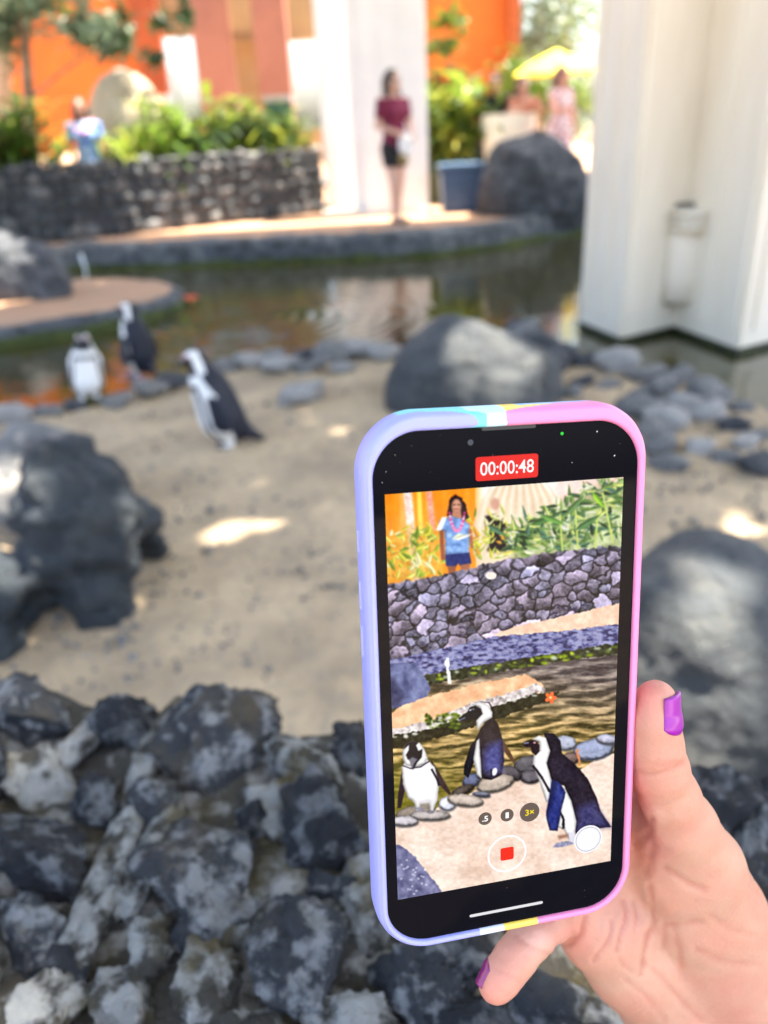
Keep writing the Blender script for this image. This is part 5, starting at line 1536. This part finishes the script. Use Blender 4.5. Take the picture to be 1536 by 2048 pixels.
yel_g = glow('ui_yellow', 255, 226, 0); grey_g = glow('ui_grey', 104, 90, 84); green_g = glow('ui_green', 40, 235, 60); pale_g = glow('ui_thumb', 252, 252, 255); line_g = glow('ui_line', 150, 150, 196)
c = PL(1014, 934.5); bd = flat('timer_badge', rrect(c.x - 8.4, c.x + 8.4, c.y - 3.05, c.y + 3.05, .7)[::8], .10, red_g)
text('timer_digits', '00:00:48', c, 14.4, 3.4, .16, white_g, bd, .004)
for (px, py, r_, s, w, h, mt) in ((970, 1637, 1.95, '.5', 1.7, 1.7, white_g), (1014, 1630, 1.95, '1', .95, 1.8, white_g), (1059, 1624, 2.95, '3×', 2.6, 1.9, yel_g)):
    c = PL(px, py); zb = flat('zoom_button', circ(c, r_), .10, grey_g); text('zoom_label', s, c, w, h, .16, mt, zb, .02)
c = PL(1014, 1707); rb = ring('record_ring', c, 5.35, 5.85, .11, white_g, phone)
flat('record_square', rrect(c.x - 2.0, c.x + 2.0, c.y - 2.0, c.y + 2.0, .6)[::8], .12, rec_g, rb)
c = PL(1176, 1678); tb_ = flat('shutter_button', circ(c, 4.45), .10, pale_g); ring('shutter_ring', c, 3.75, 3.9, .13, line_g, tb_)
c = PL(1013, 1818); flat('home_bar', rrect(c.x - 11.2, c.x + 11.2, c.y - .42, c.y + .42, .41)[::8], .10, glow('ui_bar', 236, 236, 240))
c = PL(1124, 867); flat('camera_light', circ(c, .42, 16), .08, green_g)
c = PL(1018, 853); flat('earpiece', rrect(c.x - 7.2, c.x + 7.2, c.y - .7, c.y + .5, .45)[::8], .03, mat('earpiece', (.012, .013, .016), .3))
c = PL(941, 885); flat('front_camera', circ(c, .75, 24), .02, mat('lens', (.002, .003, .02), .02, spec=.8))
dust_m = mat('dust', (.5, .5, .52), .8)
rd = random.Random(8); dm = MB()
for px, py, s in [(1194, 863, .20), (1229, 911, .20), (1144, 925, .11), (772, 944, .09), (790, 910, .08), (764, 965, .1)] + [(rd.uniform(770, 1240), rd.uniform(868, 960), rd.uniform(.03, .06)) for _ in range(12)] + [(rd.uniform(800, 1220), rd.uniform(1770, 1850), rd.uniform(.03, .06)) for _ in range(10)]:
    q = PL(px, py); dm.add([((q.x + s * math.cos(a)) * mm, (q.y + s * math.sin(a)) * mm, .03 * mm) for a in (0, 1.05, 2.1, 3.14, 4.19, 5.24)], [(0, 1, 2, 3, 4, 5)])
o = dm.build('dust_specks', dust_m, phone); o['kind'] = 'stuff'
# ================================================================== the hand (right hand, palm towards the camera)
def hand():
    s = SDF((-20, -150, -62), (115, 30, 22), .95)
    P = lambda px, py, z: tuple(PL(px, py, z))
    # thumb along the case's right side
    s.chain([(P(1312, 1401, -1.5), 5.9), (P(1309, 1440, -1.5), 6.9), (P(1311, 1490, -2), 7.4), (P(1319, 1540, -3), 8.0), (P(1338, 1590, -5), 8.5), (P(1364, 1650, -8), 10.2), (P(1402, 1730, -13), 13.0), (P(1438, 1820, -18), 15.0), (P(1475, 1960, -22), 18.5), (P(1540, 2140, -24), 23)], k=3)
    # thenar mound
    s.chain([(P(1328, 1690, -13), 7.2), (P(1345, 1745, -16), 10.5), (P(1372, 1820, -19), 12.5), (P(1410, 1920, -22), 15)], k=7)
    # web between thumb and index finger, behind the phone
    s.chain([(P(1320, 1640, -17), 6), (P(1262, 1600, -27), 9)], k=8)
    # palm behind the phone, one bar to each knuckle
    wrist = P(1470, 2080, -30)
    for kx, ky, kz, kr in ((1262, 1585, -31, 10), (1190, 1640, -33, 10), (1140, 1720, -33, 9.5), (1128, 1800, -30, 8.8)):
        s.cap(P(kx, ky, kz), P(1330, 1830, -34), kr, 14, k=8); s.cap(P(1330, 1830, -34), wrist, 15, 19, k=10)
    # heel of the hand below the phone
    s.chain([(P(1160, 1815, -27), 9), (P(1196, 1862, -27), 11.5), (P(1252, 1922, -28), 13), (P(1330, 2005, -30), 14.5), (P(1430, 2110, -32), 20)], k=8)
    s.chain([(P(1235, 1850, -24), 9), (P(1275, 1930, -25), 10), (P(1340, 2010, -27), 13)], k=9)
    # fingers behind the phone: index, middle, ring
    for pts in ([(1262, 1585, -30, 9), (1205, 1450, -25, 8.2), (1120, 1330, -20, 7.4), (1040, 1265, -18.6, 6.6)], [(1190, 1640, -31, 9), (1090, 1540, -25, 8.4), (980, 1450, -20, 7.5), (880, 1400, -19, 6.8)], [(1140, 1720, -31, 8.6), (1030, 1650, -25, 8), (920, 1580, -20, 7.2), (830, 1545, -18.6, 6.4)]):
        s.chain([(P(a, b, c), r_) for a, b, c, r_ in pts], k=2)
    # little finger hooked under the phone's lower edge
    s.chain([(P(1128, 1800, -29), 8.4), (P(1098, 1835, -22), 7.6), (P(1064, 1872, -16), 6.7), (P(1030, 1917, -12), 6.3), (P(1004, 1952, -10), 5.9), (P(992, 1970, -9.5), 5.5)], k=2)
    # forearm towards the camera
    s.cap(P(1500, 2120, -28), P(1700, 2500, -10), 24, 30, k=12)
    V, F = s.mesh(2)
    N = normals(V, F)
    px = PJ(V)
    facing = np.clip((N @ np.array(PR.transposed() @ Vector((0, 0, 1)))) * 1.6, 0, 1)
    def crease(V, pts, depth, w):
        pts = np.array(pts, float); d = np.full(len(px), 1e9)
        for a, b in zip(pts[:-1], pts[1:]):
            e = b - a; t = np.clip(((px - a) @ e) / (e @ e), 0, 1); d = np.minimum(d, np.hypot(*(px - a - t[:, None] * e).T))
        g = np.exp(-(d / w) ** 2) - .45 * np.exp(-((d - 2.1 * w) / (1.2 * w)) ** 2)
        return V - N * (depth * g * facing)[:, None]
    W0 = V.copy()
    for pts, dp, w in [([(1268, 1542), (1290, 1548), (1318, 1546), (1345, 1536), (1366, 1526)], .30, 6), ([(1300, 1532), (1330, 1530), (1350, 1520)], .22, 5),
                       ([(1303, 1640), (1296, 1668), (1280, 1682), (1272, 1690)], .9, 7), ([(1300, 1664), (1306, 1690), (1300, 1720), (1292, 1745)], .55, 8),
                       ([(1246, 1800), (1252, 1822), (1249, 1846), (1238, 1872), (1234, 1900)], .42, 5), ([(1298, 1770), (1307, 1812), (1303, 1856), (1289, 1902), (1284, 1950)], .40, 6), ([(1222, 1842), (1222, 1866), (1208, 1892), (1186, 1920)], .38, 5), ([(1266, 1800), (1274, 1832), (1268, 1868)], .25, 4), ([(1226, 1898), (1246, 1930), (1276, 1952)], .2, 5),
                       ([(1170, 1836), (1162, 1868), (1140, 1890), (1116, 1896)], .55, 6), ([(1330, 1735), (1375, 1765), (1410, 1780)], .25, 7), ([(1345, 1850), (1360, 1900), (1362, 1960)], .22, 8),
                       ([(1290, 1925), (1330, 1960), (1372, 2010), (1400, 2040)], .28, 7), ([(1252, 1960), (1290, 1990), (1330, 2040)], .2, 6), ([(1420, 1830), (1460, 1860), (1510, 1870)], .16, 7), ([(1395, 1900), (1450, 1925), (1520, 1930)], .16, 8),
                       ([(1270, 1880), (1330, 1850), (1400, 1846)], .16, 8), ([(1040, 1962), (1010, 1946), (985, 1936)], .14, 5), ([(1096, 1908), (1066, 1896), (1030, 1872)], .2, 5), ([(1318, 1800), (1330, 1850), (1326, 1900)], .2, 6)]:
        V = crease(V, pts, dp, w)
    V = V + N * (.10 * fbm(V, .16, 3, 3.0) + .035 * fbm(V, .7, 2, 5.0))[:, None]
    # skin: pinker at tips, creases and over the mounds
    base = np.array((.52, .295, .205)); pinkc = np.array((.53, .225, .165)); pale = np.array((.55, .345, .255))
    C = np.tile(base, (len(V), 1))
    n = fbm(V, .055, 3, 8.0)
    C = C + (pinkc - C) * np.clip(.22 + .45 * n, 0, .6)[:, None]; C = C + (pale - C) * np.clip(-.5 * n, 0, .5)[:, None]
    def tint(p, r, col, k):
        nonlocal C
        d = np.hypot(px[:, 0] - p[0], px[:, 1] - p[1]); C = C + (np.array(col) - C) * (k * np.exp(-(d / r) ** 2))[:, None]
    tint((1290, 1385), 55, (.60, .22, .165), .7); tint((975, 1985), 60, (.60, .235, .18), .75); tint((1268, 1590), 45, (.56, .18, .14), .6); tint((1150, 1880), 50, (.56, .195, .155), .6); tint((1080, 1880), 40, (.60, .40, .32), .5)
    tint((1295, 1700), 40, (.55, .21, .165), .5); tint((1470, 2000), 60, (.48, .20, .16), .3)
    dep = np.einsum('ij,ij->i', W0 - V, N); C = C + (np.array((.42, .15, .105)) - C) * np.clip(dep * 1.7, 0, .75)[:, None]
    skin = mat('hand_skin', (.76, .46, .345), .46, vcol='Col', sss=.22, sss_r=(.006, .0022, .0012), spec=.4, bump=.5, bscale=700, bdist=.0006)
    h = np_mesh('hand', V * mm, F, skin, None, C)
    h.matrix_world = PHONE_M
    tag(h, 'right hand with purple nails gripping the phone from its lower right corner', 'hand')
    # nails: curved plates that follow the finger's own surface
    from mathutils.bvhtree import BVHTree
    bvh = BVHTree.FromPolygons([Vector(v) for v in V], F.tolist())
    pol = mat('purple_polish', (.27, .008, .31), .28, coat=.25, spec=.5)
    dark = mat('plum_polish', (.20, .008, .12), .2, coat=.4)
    def nail(name, base_c, tip_c, az0, half, m, over=.7, parent=h):
        a, b = Vector(base_c), Vector(tip_c); ax = (b - a).normalized(); L = (b - a).length
        z = Vector((0, 0, 1)); z = (z - ax * z.dot(ax)).normalized(); x = ax.cross(z)
        if x.x < 0: x = -x
        nu, nv = 16, 20; top, bot = [], []
        def rad_at(c, d):
            hit = bvh.ray_cast(c + d * 14, -d, 14)
            return (hit[0] - c).length if hit[0] is not None else 6.5
        for j in range(nv + 1):
            t = j / nv
            for i in range(nu + 1):
                f_ = i / nu * 2 - 1
                tt = t + (abs(f_) ** 2.4) * .20 * (1 - t) + (1 - f_ * f_) * .05 * t      # rounded cuticle, rounded free edge
                ang = az0 + half * f_
                d = z * math.cos(ang) + x * math.sin(ang)
                ts = min(tt, .55)
                r_ = rad_at(a + ax * (L * ts), d) - max(tt - .60, 0) * 1.3
                c = a + ax * (L * tt)
                e = .34 * min(1, 4 * (1 - abs(f_)) + .25) * min(1, t * 7 + .2)
                top.append(c + d * (r_ + e)); bot.append(c + d * (r_ - .8))
        k = nu + 1; tot = len(top); vs = [tuple(p * mm) for p in top + bot]
        fs = [(j * k + i, j * k + i + 1, (j + 1) * k + i + 1, (j + 1) * k + i) for j in range(nv) for i in range(nu)]
        fs += [tuple(tot + q for q in f[::-1]) for f in fs]
        rim = [i for i in range(k)] + [j * k + nu for j in range(1, nv + 1)] + [nv * k + i for i in range(nu - 1, -1, -1)] + [j * k for j in range(nv - 1, 0, -1)]
        fs += [(rim[i], rim[i - 1], tot + rim[i - 1], tot + rim[i]) for i in range(len(rim))]
        return mesh_obj(name, vs, fs, m, parent)
    n1 = nail('nail', P(1311, 1450, -1.5), P(1317, 1381, -1.5), rad(30), rad(46), pol)
    n1['label'] = 'bright purple thumb nail'
    n2 = nail('nail', P(1010, 1944, -10.5), P(982, 1985, -9.5), rad(-120), rad(46), dark)
    n2['label'] = 'plum nail of the little finger, seen edge on'
hand()
# ================================================================== lava rock wall under the hands
FW = 0.95                                        # level of the wall's top
M['mortar'] = mat('pale_mortar', (0.085, 0.08, 0.07), .95, (0.36, 0.36, 0.34), 55.0, 11, .48, .60, bump=1.0, bscale=220, bdist=.006, var2=(0.09, 0.075, 0.04), scale2=24, lo2=.5, hi2=.66, spec=.2)
def rock_mat(name, a, b, c):
    return mat(name, a, .9, b, 62.0, 13, .49, .60, bump=1.0, bscale=190, bdist=.007, var2=c, scale2=20, lo2=.52, hi2=.66, spec=.3)
RM = [rock_mat('wall_rock', (0.040, 0.045, 0.052), (0.26, 0.27, 0.275), (0.085, 0.072, 0.052)), rock_mat('wall_rock_dark', (0.020, 0.023, 0.028), (0.15, 0.16, 0.17), (0.04, 0.036, 0.032)),
      mat('wall_rock_lichen', (0.34, 0.345, 0.33), .92, (0.06, 0.058, 0.05), 48.0, 13, .47, .57, bump=1.0, bscale=190, bdist=.007, var2=(0.13, 0.105, 0.05), scale2=22, lo2=.52, hi2=.66, spec=.25)]
def front_wall():
    far_px = [(-700, 1330), (-300, 1360), (0, 1395), (240, 1432), (440, 1452), (600, 1478), (730, 1492), (950, 1500), (1250, 1520), (1400, 1545), (1536, 1580), (1900, 1640), (2400, 1760)]
    far = [U(x, y, FW - .02) for x, y in far_px]
    fx = np.array([p.x for p in far]); fy = np.array([p.y for p in far])
    root = empty('rock_wall', (0, .45, 0)); tag(root, 'rough wall of lava rocks and pale mortar at the bottom of the photo', 'wall')
    off = np.array(root.location)
    xs = np.linspace(fx[0], fx[-1], 330)
    prof = [(.10, -1.0), (.09, -.5), (.075, -.3), (.06, -.16), (.03, -.07), (.0, -.03)] + [(-.009 * (i + 1), -.010) for i in range(56)]
    V = np.array([[x, y + a, FW + b] for x, y in zip(xs, np.interp(xs, fx, fy)) for a, b in prof])
    n1 = fbm(V, 11.0, 4, 2.0); n2 = fbm(V, 45.0, 3, 5.0)
    V[:, 2] += np.where(V[:, 2] > FW - .2, .014 * n1 + .003 * n2, 0); V[:, 1] += .02 * fbm(V, 6.0, 3, 7.0)
    m = len(prof); i = np.arange(len(xs) * m).reshape(len(xs), m)
    F = np.stack([i[:-1, :-1].ravel(), i[:-1, 1:].ravel(), i[1:, 1:].ravel(), i[1:, :-1].ravel()], 1)
    o = np_mesh('mortar', V - off, F, M['mortar'], root); o['kind'] = 'stuff'
    # rocks: centre, half length, half width in pixels of the photograph, turn, tone (0 grey, 1 dark, 2 lichen), how proud
    R = [(42, 1420, 100, 55, 10, 0, .5), (255, 1440, 75, 42, -8, 1, .6), (443, 1474, 128, 72, -33, 0, .6), (700, 1482, 46, 62, 0, 1, .5), (70, 1545, 96, 50, -12, 2, .3), (160, 1475, 60, 28, -55, 2, .3), (310, 1490, 92, 28, -62, 2, .4),
         (200, 1604, 46, 54, 10, 1, .4), (74, 1700, 88, 92, 0, 1, .5), (200, 1775, 200, 36, -68, 2, .55), (300, 1720, 130, 30, -62, 2, .5), (392, 1730, 118, 112, 20, 0, .55), (651, 1660, 92, 82, 15, 1, .75), (612, 1522, 84, 52, 18, 2, .35),
         (555, 1600, 60, 60, 0, 2, .25), (588, 1908, 122, 96, 14, 0, .6), (300, 1882, 44, 58, 25, 2, .45), (60, 1855, 76, 62, 0, 0, .35), (420, 1950, 66, 110, 25, 2, .4), (90, 2010, 110, 60, -40, 2, .45), (250, 1985, 60, 90, 15, 2, .4), (735, 1800, 62, 92, -20, 2, .4),
         (400, 1860, 110, 40, -20, 0, .4), (700, 2030, 110, 50, 8, 2, .35), (520, 2060, 90, 50, 0, 2, .3), (830, 1960, 90, 80, 0, 0, .5), (790, 1700, 60, 70, 0, 2, .3), (930, 1905, 80, 66, -20, 1, .4), (940, 2040, 110, 60, 10, 1, .5), (1080, 2000, 90, 70, 20, 0, .4), (1190, 2060, 80, 60, 0, 2, .3),
         (1440, 1608, 92, 66, 8, 1, .7), (1520, 1700, 80, 90, -20, 0, .5), (1350, 1580, 70, 50, 10, 0, .4), (1240, 1590, 80, 60, 0, 1, .4), (1130, 1570, 80, 60, 0, 0, .5), (1000, 1560, 90, 60, 10, 1, .5), (860, 1550, 90, 66, -10, 0, .5), (880, 1720, 100, 80, 0, 1, .4), (1050, 1740, 110, 80, 15, 0, .4),
         (1230, 1760, 100, 80, 0, 1, .4), (1400, 1800, 100, 90, 0, 0, .4), (1540, 1880, 80, 80, 0, 1, .4), (1560, 2020, 100, 80, 0, 0, .4), (1400, 1980, 90, 80, 0, 2, .3), (1530, 1610, 60, 50, 0, 1, .5), (-80, 1500, 90, 80, 0, 1, .5), (-90, 1680, 90, 90, 0, 0, .5), (-70, 1880, 90, 80, 0, 2, .4), (1660, 1760, 90, 90, 0, 0, .5),
         (500, 1640, 40, 34, 0, 1, .4), (480, 1800, 44, 70, 10, 2, .35), (300, 1610, 54, 44, -40, 0, .4), (130, 1940, 40, 40, 0, 1, .4), (660, 1770, 60, 30, 10, 0, .3)]
    rr = random.Random(9)
    R += [(rr.uniform(*xr), rr.uniform(1500, 2350), rr.uniform(50, 115), rr.uniform(45, 85), rr.uniform(-40, 40), rr.choice((0, 0, 1, 2)), rr.uniform(.3, .55)) for xr, n_ in (((-620, -130), 34), ((1640, 2300), 46), ((0, 1536), 0)) for _ in range(n_)]
    R += [(rr.uniform(-100, 1640), rr.uniform(2110, 2600), rr.uniform(60, 110), rr.uniform(50, 85), rr.uniform(-40, 40), rr.choice((0, 0, 1, 2)), rr.uniform(.3, .55)) for _ in range(46)]
    for q, (px, py, a, b, ang, tone, proud) in enumerate(R):
        p = U(px, py, FW); k = mpp(p)
        e1 = U(px + a * math.cos(rad(ang)), py + a * math.sin(rad(ang)), FW) - p
        e2 = U(px - b * math.sin(rad(ang)), py + b * math.cos(rad(ang)), FW) - p
        lz = min(e1.length, e2.length) * .85
        V, F = rock_arrays(100 + q, 5 if q < 28 else (4 if q < 53 else 3), 12, .17, .07, .85); V = V * 1.16
        V = V * 1.0
        if tone == 2: V[:, 2] = V[:, 2] * .8
        W = np.outer(V[:, 0], np.array(e1)) + np.outer(V[:, 1], -np.array(e2)) + np.outer(V[:, 2], np.array((0, 0, lz)))
        W = W + np.array((p.x, p.y, FW + lz * (proud - .66))) - off
        # coarse pits of the lava
        N = V / np.linalg.norm(V, axis=1)[:, None]
        W = W + N * (.0032 * fbm(W, 70, 3, q) + .0017 * fbm(W, 210, 2, q))[:, None]
        o = np_mesh('rock', W, F, RM[tone], root)
front_wall()
# ================================================================== unseen leaf canopy added overhead to shade the pond, gapped where sun patches fall
def build_shade_canopy():
    bpy.context.view_layer.update()
    dg = bpy.context.evaluated_depsgraph_get()
    def hit(px, py):
        d = ray(px, py); o = CAMPOS + d * .6
        ok, loc, *_ = scene.ray_cast(dg, o, d)
        return loc if ok else None
    spots = [(488, 1003, 12), (325, 1085, 6), (380, 1070, 7), (425, 1062, 5), (470, 1052, 8), (520, 1046, 8), (575, 1056, 7), (415, 1096, 9), (345, 1078, 8), (395, 1100, 8), (445, 1088, 8), (548, 1064, 8), (500, 1066, 7), (495, 1010, 10), (1000, 660, 30), (1030, 720, 30), (940, 720, 26),
             (905, 690, 30), (955, 680, 46), (1000, 705, 44), (1040, 745, 36), (985, 750, 24), (890, 745, 14), (930, 665, 30), (1075, 770, 24),
             (20, 970, 44), (45, 985, 30), (75, 1035, 26), (98, 972, 18), (30, 940, 24), (276, 1046, 22), (10, 520, 30), (30, 530, 14),
             (1410, 1150, 36), (1440, 1140, 20), (1385, 1165, 16), (1375, 1350, 40), (1340, 1380, 30), (1410, 1370, 26), (1440, 1470, 44), (1490, 1455, 36), (1390, 1490, 26), (1530, 1470, 24), (1520, 1400, 14),
             (1495, 1035, 20), (1270, 1410, 14)]
    lights = []
    for px, py, r in spots:
        p = hit(px, py)
        if p is not None: lights.append((p.copy(), r * mpp(p) * (1.5 if px < 120 or px > 1300 else 1)))
    for px, py, r in [(-70, 1985, 60), (0, 2030, 60), (-130, 2040, 60), (40, 2048, 40)]:
        p = U(px, py, FW + .02); lights.append((p, .045))
    sd = np.array(SUNDIR)
    rng = np.random.RandomState(4)
    L = .185
    pts = []
    for zc in (9.0, 9.35, 9.7):
        # shade must fall on everything from behind the camera to the foot of the plants
        cx = SUNDIR.x / SUNDIR.z * zc; cy = SUNDIR.y / SUNDIR.z * zc
        x = np.arange(-8.5 + cx, 7.0 + cx, .155); y = np.arange(-3.0 + cy, 14.2 + cy, .155)
        X, Y = np.meshgrid(x, y); k_ = (Y - cy < 10.8) | (X - cx > 1.3); X, Y = X[k_], Y[k_]; q = np.stack([X.ravel(), Y.ravel(), np.full(X.size, zc)], 1)
        q += rng.uniform(-.05, .05, q.shape) * np.array([1, 1, 1.6]); pts.append(q)
    pts = np.concatenate(pts)
    keep = np.ones(len(pts), bool)
    for p, r in lights:
        d = pts - np.array(p); t = d @ sd; dist = np.linalg.norm(d - np.outer(t, sd), axis=1)
        keep &= (dist > r + .045) | (rng.rand(len(pts)) < .05)  # leaves left out along the sun's line to each chosen patch
    pts = pts[keep]; n = len(pts)
    az = rng.uniform(0, 6.283, n)
    # leaves lie broadside to the sun, tilted a little each way
    s = sd; a0 = np.cross(s, [0, 0, 1]); a0 /= np.linalg.norm(a0); b0 = np.cross(s, a0)
    A = np.outer(np.cos(az), a0) + np.outer(np.sin(az), b0); B = np.outer(-np.sin(az), a0) + np.outer(np.cos(az), b0)
    A += .25 * rng.normal(size=(n, 1)) * s; B += .25 * rng.normal(size=(n, 1)) * s
    V = np.stack([pts - A * L * .75, pts + B * L * .62 - A * L * .1, pts + A * L * .75, pts - B * L * .62 - A * L * .1], 1).reshape(-1, 3)
    F = np.arange(n * 4).reshape(-1, 4)
    root = empty('added_shade_canopy', (-9.5, 9.0, 0)); tag(root, 'unseen leafy canopy added above the frame to shade the pond and shape its sun patches', 'tree')
    off = np.array(root.location)
    c = np_mesh('crown', V - off, F, M['leaf'], root); c['kind'] = 'stuff'
    t = MB(); cx, cy = SUNDIR.x / SUNDIR.z * 9.3, SUNDIR.y / SUNDIR.z * 9.3  # trunk and limbs added to carry the unseen leaf screen
    t.tube([(0, 0, -.5), (.1, 0, 2.5), (.3, .1, 5.0), (1.0, .2, 7.2), (3.2, .4, 9.2)], [.5, .4, .32, .25, .12], 12)
    for e in ((-1.5, 5.0), (1.0, -7.5), (4.5, 6.2), (7.5, 3.0), (9.0, -2.5), (7.5, -7.0), (3.0, -5.0)): t.tube([(.3, .1, 5.0), (.3 + e[0] * .4, .1 + e[1] * .4, 7.8), (e[0], e[1], 9.5)], [.22, .14, .04], 8)
    t.build('trunk', M['bark'], root, True)
build_shade_canopy()
